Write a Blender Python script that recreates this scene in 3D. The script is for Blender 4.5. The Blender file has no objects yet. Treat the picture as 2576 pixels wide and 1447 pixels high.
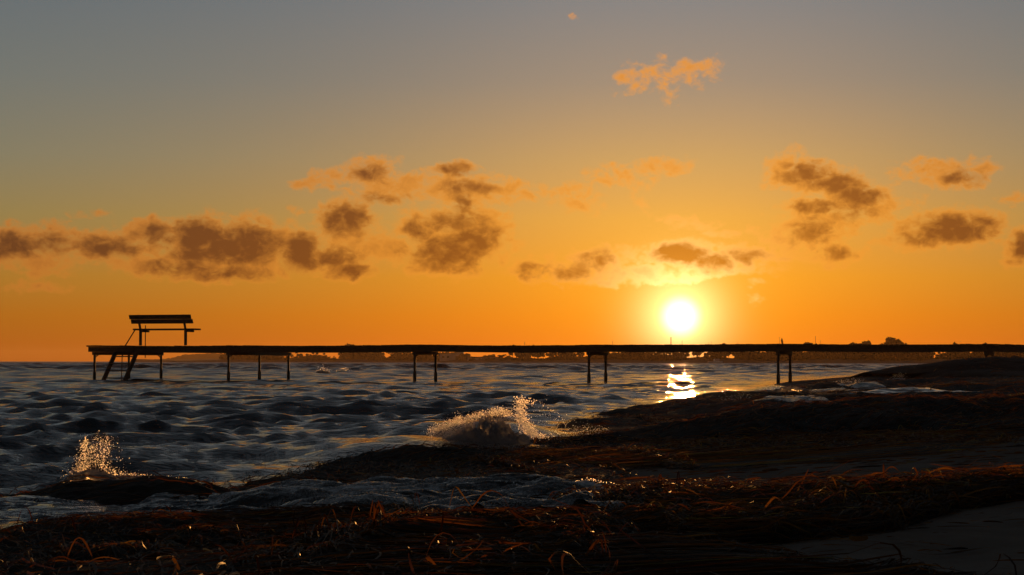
import bpy, math, random
import numpy as np
from mathutils import Vector, Matrix

SC = bpy.context.scene
COL = SC.collection
RNG = np.random.default_rng(7)
random.seed(7)

# ------------------------------------------------------------------ camera
F = 5030.0            # focal length in units of 1/2576 of the picture width
CX, HY = 1288.0, 909.5
CAM_Z = 0.6
PITCH = math.atan((HY - 723.5) / F)
ROLL = math.radians(0.05)
cam_d = bpy.data.cameras.new('camera')
cam_d.sensor_width = 36.0
cam_d.lens = 36.0 * F / 2576.0
cam_d.clip_start = 0.05
cam_d.clip_end = 30000
cam = bpy.data.objects.new('camera', cam_d)
COL.objects.link(cam)
CAM_M = Matrix.Translation((0, 0, CAM_Z)) @ Matrix.Rotation(math.pi / 2 + PITCH, 4, 'X') @ Matrix.Rotation(ROLL, 4, 'Z')
cam.matrix_world = CAM_M
SC.camera = cam
_R = np.array(CAM_M.to_3x3())


def ray(px, py):
    v = np.array([(px - 1288.0) / F, -(py - 723.5) / F, -1.0])
    return _R @ (v / np.linalg.norm(v))


def at_depth(px, py, d):
    """point of the world seen at a picture position, d metres out along +Y"""
    r = ray(px, py)
    return np.array([0, 0, CAM_Z]) + r * (d / r[1])


def at_z(px, py, z=0.0):
    r = ray(px, py)
    return np.array([0, 0, CAM_Z]) + r * ((z - CAM_Z) / r[2])


def azel(px, py):
    r = ray(px, py)
    return math.degrees(math.atan2(r[0], r[1])), math.degrees(math.asin(r[2]))


# ------------------------------------------------------------------ node helper
class NT:
    def __init__(self, tree):
        self.t = tree
        self.n = tree.nodes
        self.l = tree.links

    def new(self, typ, **kw):
        nd = self.n.new(typ)
        for k, v in kw.items():
            setattr(nd, k, v)
        return nd

    def put(self, sock, v):
        if hasattr(v, 'is_output'):
            self.l.new(v, sock)
        elif v is not None:
            sock.default_value = v

    def m(self, op, a, b=None, c=None, clamp=False):
        nd = self.new('ShaderNodeMath', operation=op, use_clamp=clamp)
        for i, v in enumerate((a, b, c)):
            if v is not None:
                self.put(nd.inputs[i], v)
        return nd.outputs[0]

    def vm(self, op, a, b=None, c=None, out=0):
        nd = self.new('ShaderNodeVectorMath', operation=op)
        for i, v in enumerate((a, b, c)):
            if v is not None:
                self.put(nd.inputs[i], v)
        return nd.outputs['Value'] if op in ('DOT_PRODUCT', 'LENGTH', 'DISTANCE') else nd.outputs[0]

    def smooth(self, x, a, b, lo=0.0, hi=1.0):
        nd = self.new('ShaderNodeMapRange', interpolation_type='SMOOTHSTEP')
        self.put(nd.inputs[0], x)
        for i, v in zip((1, 2, 3, 4), (a, b, lo, hi)):
            self.put(nd.inputs[i], v)
        return nd.outputs[0]

    def mixc(self, f, a, b, blend='MIX'):
        nd = self.new('ShaderNodeMix', data_type='RGBA', blend_type=blend)
        self.put(nd.inputs[0], f)
        self.put(nd.inputs[6], a)
        self.put(nd.inputs[7], b)
        return nd.outputs[2]

    def ramp(self, x, stops, interp='LINEAR'):
        nd = self.new('ShaderNodeValToRGB')
        cr = nd.color_ramp
        cr.interpolation = interp
        while len(cr.elements) < len(stops):
            cr.elements.new(0.5)
        for e, (p, c) in zip(cr.elements, stops):
            e.position = p
        for e, (p, c) in zip(cr.elements, stops):
            e.color = (*c, 1)
        self.put(nd.inputs[0], x)
        return nd.outputs[0]

    def noise(self, vec, scale, detail=4, rough=0.5, dist=0.0, dim='3D'):
        nd = self.new('ShaderNodeTexNoise', noise_dimensions=dim)
        if vec is not None:
            self.put(nd.inputs['Vector'], vec)
        nd.inputs['Scale'].default_value = scale
        nd.inputs['Detail'].default_value = detail
        nd.inputs['Roughness'].default_value = rough
        nd.inputs['Distortion'].default_value = dist
        return nd


def lin(r, g, b):
    f = lambda c: (c / 255 / 12.92) if c / 255 <= 0.04045 else ((c / 255 + 0.055) / 1.055) ** 2.4
    return (f(r), f(g), f(b))


# ------------------------------------------------------------------ sky
SUN_AZ, SUN_EL = azel(1712, 797)
_sa, _se = math.radians(SUN_AZ), math.radians(SUN_EL)
SUN_DIR = Vector((math.sin(_sa) * math.cos(_se), math.cos(_sa) * math.cos(_se), math.sin(_se)))

world = bpy.data.worlds.new('World')
SC.world = world
world.use_nodes = True
world.node_tree.nodes.clear()
W = NT(world.node_tree)
tc = W.new('ShaderNodeTexCoord')
dirv = W.vm('NORMALIZE', tc.outputs['Generated'])
sep = W.new('ShaderNodeSeparateXYZ')
W.put(sep.inputs[0], dirv)
DEG = 180 / math.pi
el = W.m('MULTIPLY', W.m('ARCSINE', sep.outputs[2]), DEG)
az = W.m('MULTIPLY', W.m('ARCTAN2', sep.outputs[0], sep.outputs[1]), DEG)
daz = W.m('ABSOLUTE', W.m('WRAP', W.m('SUBTRACT', az, SUN_AZ), 180.0, -180.0))
cosang = W.vm('DOT_PRODUCT', dirv, tuple(SUN_DIR))
theta = W.m('MULTIPLY', W.m('ARCCOSINE', W.m('MINIMUM', cosang, 1.0)), DEG)

# low elevations get most of the ramp: t = sqrt-like mapping
telev = W.m('POWER', W.m('DIVIDE', W.m('MAXIMUM', el, 0.0), 90.0), 0.5)
tt = lambda e: math.sqrt(e / 90.0)
far = [(0, (140, 74, 16)), (0.5, (146, 82, 20)), (1.3, (149, 93, 26)), (2.4, (144, 107, 44)), (4.1, (120, 116, 76)),
       (5.8, (108, 115, 99)), (8.0, (100, 111, 108)), (10.3, (92, 104, 109)), (20, (72, 80, 87)), (45, (56, 62, 71)), (90, (48, 54, 63))]
near = [(0, (232, 108, 10)), (0.5, (240, 120, 14)), (1.3, (244, 136, 20)), (2.4, (242, 152, 36)), (4.1, (228, 160, 68)),
        (5.8, (198, 154, 96)), (8.0, (157, 138, 119)), (10.3, (132, 130, 129)), (20, (82, 87, 91)), (45, (58, 63, 71)), (90, (48, 54, 63))]
cf = W.ramp(telev, [(tt(e), lin(*c)) for e, c in far])
cn = W.ramp(telev, [(tt(e), lin(*c)) for e, c in near])
q = W.m('DIVIDE', daz, 9.6)
wside = W.m('DIVIDE', 1.0, W.m('ADD', 1.0, W.m('POWER', q, 2.2)))
sky = W.mixc(wside, cf, cn)
# the half of the sky turned away from the sunset is a little dimmer
back = W.smooth(daz, 25.0, 170.0, 1.0, 0.62)
sky = W.mixc(1.0, sky, W.new('ShaderNodeCombineColor').outputs[0], 'MIX') if False else W.vm('SCALE', sky)
W.put(sky.node.inputs['Scale'], back)


def scaled(col, f):
    o = W.vm('SCALE', tuple(col) if not hasattr(col, 'is_output') else col)
    W.put(o.node.inputs['Scale'], f)
    return o


# scattered light round the sun
e2 = W.m('EXPONENT', W.m('DIVIDE', theta, -2.2))
e1 = W.m('EXPONENT', W.m('MULTIPLY', W.m('POWER', W.m('DIVIDE', theta, 0.90), 1.5), -1.0))
disc = W.smooth(theta, 0.10, 0.72, 1.0, 0.0)
glow = W.vm('ADD', scaled((0.34, 0.235, 0.012), e2), scaled((1.5, 1.3, 0.62), e1))
glow = W.vm('ADD', glow, scaled((2.4, 1.9, 1.1), disc))

# clouds: soft bodies at their bearings, broken up by noise
comb = W.new('ShaderNodeCombineXYZ')
W.put(comb.inputs[0], az)
W.put(comb.inputs[1], el)
uv = comb.outputs[0]
BL = [      # the whole cloud, thin edges included
    (40, 612, 90, 40, 1), (140, 600, 60, 32, .8), (90, 650, 100, 28, .7), (110, 690, 50, 12, .5), (100, 725, 60, 13, .6), (250, 618, 85, 34, 1), (395, 592, 75, 36, 1),
    (330, 625, 80, 22, .7), (520, 605, 90, 58, 1.2), (630, 618, 90, 60, 1.2), (540, 662, 190, 34, 1), (390, 668, 100, 24, .8), (560, 695, 110, 20, .8), (700, 600, 50, 42, .8),
    (755, 632, 60, 44, 1.1), (820, 652, 90, 30, 1), (880, 682, 52, 22, .9), (868, 556, 64, 46, 1.1), (960, 625, 110, 30, .8), (890, 600, 80, 40, .8),
    (1040, 575, 30, 32, .8), (1095, 572, 90, 46, .9), (1165, 605, 110, 54, 1.1), (1115, 655, 84, 42, 1), (1215, 570, 60, 44, .8), (1255, 600, 36, 14, .6),
    (930, 438, 66, 34, 1), (960, 485, 80, 28, .8), (850, 448, 60, 22, .7), (768, 463, 40, 13, .7), (1025, 472, 80, 28, .75),
    (1130, 428, 55, 18, .8), (1165, 415, 36, 13, .8), (1150, 472, 90, 38, 1), (1240, 480, 95, 28, .8), (1175, 530, 40, 36, .8), (1320, 486, 60, 16, .5), (735, 533, 20, 13, .5), (215, 541, 40, 8, .35), (310, 565, 40, 8, .3),
    (1985, 425, 60, 40, .8), (2040, 442, 85, 32, 1), (2100, 468, 85, 34, 1.1), (2160, 500, 76, 42, 1), (2195, 530, 58, 30, .8), (2045, 525, 70, 26, 1), (2060, 565, 90, 44, .9), (2040, 590, 70, 40, 1), (2100, 642, 66, 24, .8), (1975, 600, 60, 32, .6), (1990, 645, 70, 20, .5),
    (2335, 428, 70, 26, .75), (2400, 450, 66, 26, .8), (2470, 422, 40, 22, .65), (2400, 574, 110, 42, 1.2), (2300, 600, 80, 28, .8), (2580, 625, 46, 42, 1.2), (2290, 512, 36, 20, .35), (2560, 505, 30, 14, .3),
    (1715, 638, 76, 32, 1.35), (1775, 656, 66, 28, 1.1), (1850, 648, 66, 26, 1), (1905, 642, 46, 22, .8), (1735, 690, 56, 13, .7), (1840, 678, 110, 16, .6),
    (1500, 662, 66, 30, .9), (1440, 686, 66, 26, .9), (1345, 682, 66, 24, .8), (1545, 692, 66, 24, .8), (1625, 692, 66, 22, 1), (1600, 650, 40, 12, .6), (1575, 632, 36, 12, .5), (1365, 645, 34, 10, .5),
    (1590, 198, 36, 30, .6), (1620, 178, 40, 14, .45), (1672, 205, 26, 40, .42), (1766, 170, 48, 22, .6), (1728, 182, 60, 26, .36), (1452, 42, 12, 5, .3),
    (1540, 442, 55, 24, .6), (1665, 418, 60, 22, .62), (1455, 500, 60, 30, .55), (1615, 502, 22, 36, .36), (1690, 548, 34, 12, .55), (1750, 562, 50, 13, .55), (1825, 588, 40, 11, .55), (1885, 580, 24, 12, .35),
    (1902, 750, 18, 12, .42), (1900, 713, 22, 6, .3),
]
BC = [      # the thick cores, in their own shade
    (30, 618, 70, 26, 1), (120, 612, 50, 20, .7), (268, 622, 66, 24, 1), (400, 595, 40, 26, .9), (500, 592, 52, 40, 1.2), (600, 612, 95, 44, 1.3), (560, 640, 120, 26, 1), (690, 625, 30, 24, .6),
    (756, 636, 52, 40, 1.2), (830, 650, 60, 22, .9), (870, 555, 54, 34, 1.1), (1048, 580, 26, 24, .8), (1140, 560, 66, 22, .8), (1130, 642, 84, 36, 1.1), (1190, 605, 66, 32, 1),
    (925, 436, 40, 17, .8), (1150, 425, 40, 13, .8), (1180, 470, 54, 18, .8), (1166, 520, 22, 28, .7), (880, 684, 42, 15, .8), (450, 675, 80, 15, .8), (570, 692, 90, 15, .8), (960, 500, 40, 12, .5),
    (2030, 434, 56, 20, 1), (2105, 460, 62, 22, 1.1), (2165, 492, 48, 24, 1.1), (2060, 520, 54, 13, .9), (2150, 530, 40, 16, .6), (2040, 582, 42, 28, .9), (2100, 640, 36, 12, .5),
    (2400, 575, 88, 30, 1.2), (2310, 600, 50, 16, .7), (2420, 447, 36, 14, .6), (2580, 625, 34, 32, 1.2),
    (1712, 640, 62, 25, 1.5), (1790, 658, 46, 22, 1.2), (1875, 646, 42, 15, .8), (1340, 682, 36, 13, .7), (1450, 682, 38, 17, .8), (1505, 656, 28, 20, .8),
]


def blobs(lst, grow, lo):
    d = None
    for (bx, by, rx, ry, w) in lst:
        w = w + 0.10 if lst is BL and bx < 1290 and by > 540 and w > 0.55 else w
        a0, e0 = azel(bx, by)
        kx, ky = F * math.pi / 180 / (rx * grow), F * math.pi / 180 / (ry * grow)
        v = W.vm('MULTIPLY_ADD', uvw, (kx, ky, 0), (-a0 * kx, -e0 * ky, 0))
        r2 = W.vm('DOT_PRODUCT', v, v)
        b = W.m('MULTIPLY_ADD', r2, -w, w)
        d = W.m('MAXIMUM', b, lo) if d is None else W.m('SMOOTH_MAX', d, b, 0.22)
    return d


# the outline is torn by a little turbulence in the bearing itself
st = W.vm('MULTIPLY', uv, (1.0, 1.3, 1.0))
warp = W.vm('MULTIPLY', W.vm('SUBTRACT', W.noise(st, 1.6, 4, 0.5).outputs[1], (0.5, 0.5, 0.5)), (0.85, 0.55, 0.0))
uvw = W.vm('ADD', uv, warp)
n1 = W.noise(st, 1.9, 7, 0.55, 0.5).outputs[0]
n2 = W.noise(W.vm('ADD', st, (31.0, 7.0, 3.0)), 4.6, 5, 0.5, 0.6).outputs[0]
c1 = W.m('SUBTRACT', n1, 0.5)
c2 = W.m('SUBTRACT', n2, 0.5)
dens = W.m('ADD', blobs(BL, 1.40, -1.5), W.m('ADD', W.m('MULTIPLY', c1, 2.1), W.m('MULTIPLY', c2, 0.9)))
dcore = W.m('ADD', blobs(BC, 1.22, -1.2), W.m('ADD', W.m('MULTIPLY', c1, 1.6), W.m('MULTIPLY', c2, 0.5)))
alpha = W.smooth(dens, -0.12, 0.85)
thick = W.m('ADD', W.m('MULTIPLY', W.smooth(dens, 0.2, 1.5), 0.40), W.m('MULTIPLY', W.smooth(dcore, -0.75, 1.3), 0.70), clamp=True)
nearsun = W.m('EXPONENT', W.m('DIVIDE', theta, -2.2))
mid = W.m('EXPONENT', W.m('MULTIPLY', W.m('POWER', W.m('DIVIDE', daz, 12.0), 2.0), -1.0))
# back-lit cloud: thin parts pass the light on, thick cores are in their own shade
thin_c = W.vm('ADD', W.vm('ADD', W.mixc(mid, (*lin(180, 108, 42), 1), (*lin(232, 148, 46), 1)), scaled(sky, 0.12)), scaled((4.5, 3.6, 1.5), W.m('EXPONENT', W.m('DIVIDE', theta, -0.85))))
thick_c = W.vm('ADD', W.mixc(mid, (*lin(92, 50, 27), 1), (*lin(128, 66, 20), 1)), scaled((0.95, 0.36, 0.02), nearsun))
ccol = W.mixc(thick, thin_c, thick_c)
clear = W.vm('ADD', sky, glow)
final = W.mixc(W.m('MULTIPLY', alpha, 0.94), clear, ccol)
# below the horizon: the dull colour of the far sea
below = W.smooth(el, -0.6, -3.0)
final = W.mixc(below, final, (0.03, 0.03, 0.032, 1))
# physical daylight sky under the sunset colours
nish = W.new('ShaderNodeTexSky', sky_type='NISHITA')
nish.sun_disc = False
nish.sun_elevation = _se
nish.sun_rotation = _sa
bg1 = W.new('ShaderNodeBackground')
W.put(bg1.inputs[0], final)
SKY_K = 1.0
bg1.inputs[1].default_value = SKY_K
bg2 = W.new('ShaderNodeBackground')
W.put(bg2.inputs[0], nish.outputs[0])
bg2.inputs[1].default_value = 0.002
add = W.new('ShaderNodeAddShader')
W.l.new(bg1.outputs[0], add.inputs[0])
W.l.new(bg2.outputs[0], add.inputs[1])
wout = W.new('ShaderNodeOutputWorld')
W.l.new(add.outputs[0], wout.inputs[0])
world.cycles.sampling_method = 'MANUAL'
world.cycles.sample_map_resolution = 1024

sun_d = bpy.data.lights.new('sun', 'SUN')
sun_d.energy = 2.0
sun_d.color = (1.0, 0.42, 0.10)
sun_d.angle = math.radians(0.53)
sun = bpy.data.objects.new('sun', sun_d)
COL.objects.link(sun)
sun.location = (0, 0, 60)
sun.rotation_euler = (-SUN_DIR).to_track_quat('-Z', 'Y').to_euler()

SC.view_settings.view_transform = 'Standard'
SC.view_settings.look = 'None'
SC.view_settings.exposure = 0.0
SC.view_settings.gamma = 1.0
SC.view_settings.use_curve_mapping = False
SC.cycles.use_denoising = True
SC.cycles.max_bounces = 8
SC.cycles.sample_clamp_indirect = 30.0
SC.cycles.volume_bounces = 0


# ------------------------------------------------------------------ object helpers
def tag(o, label=None, cat=None, group=None, kind=None):
    for k, v in (('label', label), ('category', cat), ('group', group), ('kind', kind)):
        if v:
            o[k] = v
    return o


def empty(name, loc=(0, 0, 0), rz=0.0, parent=None):
    o = bpy.data.objects.new(name, None)
    COL.objects.link(o)
    o.location = loc
    o.rotation_euler = (0, 0, rz)
    o.empty_display_size = 0.2
    if parent:
        o.parent = parent
    return o


def link(name, me, mat=None, parent=None, loc=None):
    o = bpy.data.objects.new(name, me)
    COL.objects.link(o)
    if mat and not me.materials:
        me.materials.append(mat)
    if parent:
        o.parent = parent
    if loc is not None:
        o.location = loc
    return o


def mesh_np(name, verts, faces, smooth=True):
    """faces: int array (n,3) or (n,4)"""
    me = bpy.data.meshes.new(name)
    v = np.asarray(verts, np.float32)
    f = np.asarray(faces, np.int32)
    k = f.shape[1]
    me.vertices.add(len(v))
    me.vertices.foreach_set('co', v.ravel())
    me.loops.add(f.size)
    me.loops.foreach_set('vertex_index', f.ravel())
    me.polygons.add(len(f))
    me.polygons.foreach_set('loop_start', np.arange(0, f.size, k, dtype=np.int32))
    me.polygons.foreach_set('loop_total', np.full(len(f), k, np.int32))
    if smooth:
        me.polygons.foreach_set('use_smooth', np.ones(len(f), bool))
    me.update(calc_edges=True)
    return me


def grid_faces(nu, nv):
    i = np.arange(nu * nv).reshape(nu, nv)
    return np.stack([i[:-1, :-1], i[1:, :-1], i[1:, 1:], i[:-1, 1:]], -1).reshape(-1, 4)


class MB:
    """collects boxes and bars in one mesh"""

    def __init__(self):
        self.v, self.f = [], []

    def box(self, c, ax, half):
        """box about c with axes ax (3 unit vectors) and half sizes"""
        ax = [np.asarray(a, float) for a in ax]
        b = len(self.v)
        for sx in (-1, 1):
            for sy in (-1, 1):
                for sz in (-1, 1):
                    self.v.append(np.asarray(c, float) + ax[0] * sx * half[0] + ax[1] * sy * half[1] + ax[2] * sz * half[2])
        for q in ((0, 1, 3, 2), (4, 6, 7, 5), (0, 4, 5, 1), (2, 3, 7, 6), (0, 2, 6, 4), (1, 5, 7, 3)):
            self.f.append([b + i for i in q])
        return self

    def bar(self, p, q, w, h, up=(0, 0, 1)):
        p, q = np.asarray(p, float), np.asarray(q, float)
        t = q - p
        L = np.linalg.norm(t)
        t /= L
        s = np.cross(up, t)
        s /= np.linalg.norm(s)
        u = np.cross(t, s)
        return self.box((p + q) / 2, (t, s, u), (L / 2, w / 2, h / 2))

    def tube(self, pts, rad, n=8, caps=True):
        pts = [np.asarray(p, float) for p in pts]
        rad = [rad] * len(pts) if np.isscalar(rad) else rad
        b = len(self.v)
        for i, p in enumerate(pts):
            t = pts[min(i + 1, len(pts) - 1)] - pts[max(i - 1, 0)]
            t /= np.linalg.norm(t)
            ref = np.array([0, 0, 1.0]) if abs(t[2]) < 0.9 else np.array([1.0, 0, 0])
            s = np.cross(ref, t)
            s /= np.linalg.norm(s)
            u = np.cross(t, s)
            for k in range(n):
                a = 2 * math.pi * k / n
                self.v.append(p + rad[i] * (math.cos(a) * s + math.sin(a) * u))
        for i in range(len(pts) - 1):
            for k in range(n):
                k2 = (k + 1) % n
                self.f.append([b + i * n + k, b + i * n + k2, b + (i + 1) * n + k2, b + (i + 1) * n + k])
        if caps:
            self.f.append([b + k for k in range(n)][::-1])
            self.f.append([b + (len(pts) - 1) * n + k for k in range(n)])
        return self

    def mesh(self, name, origin=(0, 0, 0)):
        me = bpy.data.meshes.new(name)
        o = np.asarray(origin, float)
        me.from_pydata([tuple(v - o) for v in self.v], [], self.f)
        me.update()
        return me

    def build(self, name, mat, parent=None, loc=None):
        return link(name, self.mesh(name), mat, parent, loc)


# value noise on a lattice, vectorised
_perm = np.random.default_rng(3).random((256, 256))


def vnoise(x, y):
    xi, yi = np.floor(x).astype(int), np.floor(y).astype(int)
    fx, fy = x - xi, y - yi
    fx = fx * fx * fx * (fx * (fx * 6 - 15) + 10)
    fy = fy * fy * fy * (fy * (fy * 6 - 15) + 10)
    g = lambda a, b: _perm[a & 255, b & 255]
    return ((g(xi, yi) * (1 - fx) + g(xi + 1, yi) * fx) * (1 - fy) + (g(xi, yi + 1) * (1 - fx) + g(xi + 1, yi + 1) * fx) * fy) * 2 - 1


def fbm(x, y, oct=5, rough=0.5):
    a, s, n = 1.0, 0.0, 0.0
    for i in range(oct):
        s = s + a * vnoise(x * 2 ** i + 17.3 * i, y * 2 ** i + 5.1 * i)
        n += a
        a *= rough
    return s / n


def smoothstep(x, a, b):
    t = np.clip((x - a) / (b - a), 0, 1)
    return t * t * (3 - 2 * t)


# ------------------------------------------------------------------ materials
MATS = {}


def material(name):
    m = bpy.data.materials.new(name)
    m.use_nodes = True
    m.node_tree.nodes.clear()
    MATS[name] = m
    t = NT(m.node_tree)
    out = t.new('ShaderNodeOutputMaterial')
    return m, t, out


def principled(name, base, rough, c2=None, nscale=6.0, stretch=(1, 1, 1), bump=0.0, bscale=40.0, bdist=0.01, spec=0.5, ior=1.45, detail=5, object_coord=True):
    m, t, out = material(name)
    p = t.new('ShaderNodeBsdfPrincipled')
    co = t.new('ShaderNodeTexCoord').outputs['Object'] if object_coord else t.new('ShaderNodeNewGeometry').outputs['Position']
    v = t.vm('MULTIPLY', co, stretch)
    if c2:
        n = t.noise(v, nscale, detail, 0.6).outputs[0]
        f = t.smooth(n, 0.35, 0.65)
        t.put(p.inputs['Base Color'], t.mixc(f, (*base, 1), (*c2, 1)))
    else:
        p.inputs['Base Color'].default_value = (*base, 1)
    t.put(p.inputs['Roughness'], rough)
    p.inputs['Specular IOR Level'].default_value = spec
    p.inputs['IOR'].default_value = ior
    if bump:
        b = t.new('ShaderNodeBump')
        b.inputs['Strength'].default_value = bump
        b.inputs['Distance'].default_value = bdist
        t.put(b.inputs['Height'], t.noise(v, bscale, 5, 0.6).outputs[0])
        t.l.new(b.outputs[0], p.inputs['Normal'])
    t.l.new(p.outputs[0], out.inputs[0])
    return m


m, t, out = material('damp_sand')
pos = t.new('ShaderNodeNewGeometry').outputs['Position']
df = t.new('ShaderNodeBsdfDiffuse'); df.inputs['Roughness'].default_value = 0.6
t.put(df.inputs[0], t.mixc(t.smooth(t.noise(pos, 1.7, 6, 0.65).outputs[0], 0.35, 0.65), (0.14, 0.115, 0.096, 1), (0.19, 0.158, 0.132, 1)))
bp = t.new('ShaderNodeBump'); bp.inputs['Strength'].default_value = 0.6; bp.inputs['Distance'].default_value = 0.008
t.put(bp.inputs['Height'], t.m('ADD', t.noise(pos, 60, 5, 0.7).outputs[0], t.m('MULTIPLY', t.noise(t.vm('MULTIPLY', pos, (3.0, 9.0, 3.0)), 2.0, 4, 0.6).outputs[0], 3.0)))
t.l.new(bp.outputs[0], df.inputs['Normal']); t.l.new(df.outputs[0], out.inputs[0])
M_SAND = m
M_WOOD = principled('weathered_wood', (0.075, 0.055, 0.042), 0.7, (0.045, 0.033, 0.025), 3, (1, 9, 9), 0.5, 12, 0.004, spec=0.3)
M_STEEL = principled('rusty_steel', (0.06, 0.045, 0.038), 0.65, (0.05, 0.028, 0.018), 5, (1, 1, 1), 0.4, 30, 0.003, spec=0.35)
M_SLEEVE = principled('algae_sleeve', (0.03, 0.034, 0.026), 0.7, (0.05, 0.045, 0.035), 7, (1, 1, 1), 0.5, 30, 0.004)
M_BARK = principled('bark', (0.05, 0.038, 0.028), 0.9, spec=0.1)
M_SHORE = principled('far_shore_grass', (0.05, 0.05, 0.025), 0.9, (0.07, 0.06, 0.04), 0.05, spec=0.1)
M_PLASTER = principled('pale_plaster', (0.42, 0.38, 0.33), 0.8, (0.36, 0.32, 0.28), 0.4, spec=0.2)
M_ROOFING = principled('dark_roofing', (0.05, 0.045, 0.045), 0.7, spec=0.2)
M_WHITE = principled('white_hull', (0.75, 0.74, 0.7), 0.35)
M_GLASS = principled('dark_glass', (0.02, 0.022, 0.025), 0.1)
M_PLUME = principled('gull_plumage', (0.3, 0.3, 0.3), 0.8)
M_GALV = principled('grey_mast', (0.2, 0.2, 0.2), 0.5)

# leaves: let some light through
m, t, out = material('leaves')
df = t.new('ShaderNodeBsdfDiffuse'); df.inputs[0].default_value = (0.022, 0.026, 0.012, 1)
tr = t.new('ShaderNodeBsdfTranslucent'); tr.inputs[0].default_value = (0.05, 0.05, 0.015, 1)
mx = t.new('ShaderNodeMixShader'); mx.inputs[0].default_value = 0.12
t.l.new(df.outputs[0], mx.inputs[1]); t.l.new(tr.outputs[0], mx.inputs[2]); t.l.new(mx.outputs[0], out.inputs[0])
M_LEAF = m

# water
m, t, out = material('sea_water')
p = t.new('ShaderNodeBsdfPrincipled')
p.inputs['Base Color'].default_value = (0.010, 0.014, 0.016, 1)
p.inputs['IOR'].default_value = 1.333
pos = t.new('ShaderNodeNewGeometry').outputs['Position']
dist = t.vm('LENGTH', pos)
t.put(p.inputs['Roughness'], t.m('ADD', t.smooth(dist, 8.0, 120.0, 0.035, 0.14), t.smooth(dist, 100.0, 600.0, 0.0, 0.22)))
nA = t.noise(t.vm('MULTIPLY', pos, (1.0, 1.9, 1.0)), 7.0, 5, 0.6, 0.8).outputs[0]
nB = t.noise(t.vm('MULTIPLY', pos, (1.0, 1.4, 1.0)), 17.0, 3, 0.55, 0.3).outputs[0]
b = t.new('ShaderNodeBump')
b.inputs['Distance'].default_value = 0.05
nC = t.noise(t.vm('MULTIPLY', pos, (1.0, 0.55, 1.0)), 34.0, 3, 0.6, 0.2).outputs[0]
t.put(b.inputs['Height'], t.m('ADD', t.m('ADD', nA, t.m('MULTIPLY', nB, 0.3)), t.m('MULTIPLY', nC, 0.12)))
b.inputs['Strength'].default_value = 0.8
t.l.new(b.outputs[0], p.inputs['Normal'])
t.l.new(p.outputs[0], out.inputs[0])
M_WATER = m
M_POOL = principled('pool_water', (0.012, 0.014, 0.014), 0.04, bump=0.3, bscale=14, bdist=0.006, ior=1.333, object_coord=False)

# foam / spray
def foam_mat(name, base, trans, tmix, gloss_rough, gmix, ior=1.33):
    m, t, out = material(name)
    df = t.new('ShaderNodeBsdfDiffuse'); df.inputs[0].default_value = (*base, 1)
    tr = t.new('ShaderNodeBsdfTranslucent'); tr.inputs[0].default_value = (*trans, 1)
    mx = t.new('ShaderNodeMixShader'); mx.inputs[0].default_value = tmix
    t.l.new(df.outputs[0], mx.inputs[1]); t.l.new(tr.outputs[0], mx.inputs[2])
    gl = t.new('ShaderNodeBsdfGlass'); gl.inputs['Roughness'].default_value = gloss_rough; gl.inputs['IOR'].default_value = ior
    mx2 = t.new('ShaderNodeMixShader'); mx2.inputs[0].default_value = gmix
    t.l.new(mx.outputs[0], mx2.inputs[1]); t.l.new(gl.outputs[0], mx2.inputs[2])
    t.l.new(mx2.outputs[0], out.inputs[0])
    return m, t, mx2


M_FOAM, _, _ = foam_mat('sea_foam', (0.55, 0.56, 0.58), (0.5, 0.5, 0.5), 0.25, 0.3, 0.12)
M_DROP, _, _ = foam_mat('spray_drops', (0.5, 0.5, 0.52), (1.0, 0.97, 0.9), 0.75, 0.32, 0.94)
M_MIST, _, _ = foam_mat('spray_mist', (0.30, 0.28, 0.30), (0.5, 0.48, 0.46), 0.4, 0.3, 0.25)

# foam lying on wet sand and water: lacy, so the holes show the dark water of the sheet
m, t, out = material('swash_foam')
pos = t.new('ShaderNodeNewGeometry').outputs['Position']
pw = t.new('ShaderNodeBsdfPrincipled')
pw.inputs['Base Color'].default_value = (0.018, 0.018, 0.017, 1)
pw.inputs['Roughness'].default_value = 0.07
pw.inputs['IOR'].default_value = 1.333
pf = t.new('ShaderNodeBsdfDiffuse'); pf.inputs[0].default_value = (0.62, 0.63, 0.65, 1)
big = t.noise(t.vm('MULTIPLY', pos, (0.8, 3.4, 1.0)), 2.4, 6, 0.62, 1.0).outputs[0]
vor = t.new('ShaderNodeTexVoronoi', feature='DISTANCE_TO_EDGE'); vor.inputs['Scale'].default_value = 26
t.put(vor.inputs['Vector'], t.vm('ADD', pos, t.vm('SCALE', t.noise(pos, 9, 2).outputs[1])))
lace = t.smooth(vor.outputs[0], 0.05, 0.22, 1.0, 0.0)
fm = t.m('ADD', t.m('MULTIPLY', t.smooth(big, 0.52, 0.70), 0.95), t.m('MULTIPLY', lace, t.smooth(big, 0.42, 0.60, 0.0, 0.7)), clamp=True)
bp = t.new('ShaderNodeBump'); bp.inputs['Distance'].default_value = 0.03; bp.inputs['Strength'].default_value = 1.0
t.put(bp.inputs['Height'], t.m('ADD', t.noise(pos, 16, 4, 0.6).outputs[0], t.m('MULTIPLY', fm, 0.5)))
t.l.new(bp.outputs[0], pw.inputs['Normal']); t.l.new(bp.outputs[0], pf.inputs['Normal'])
mx = t.new('ShaderNodeMixShader'); t.put(mx.inputs[0], fm)
t.l.new(pw.outputs[0], mx.inputs[1]); t.l.new(pf.outputs[0], mx.inputs[2]); t.l.new(mx.outputs[0], out.inputs[0])
M_SWASH = m

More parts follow.
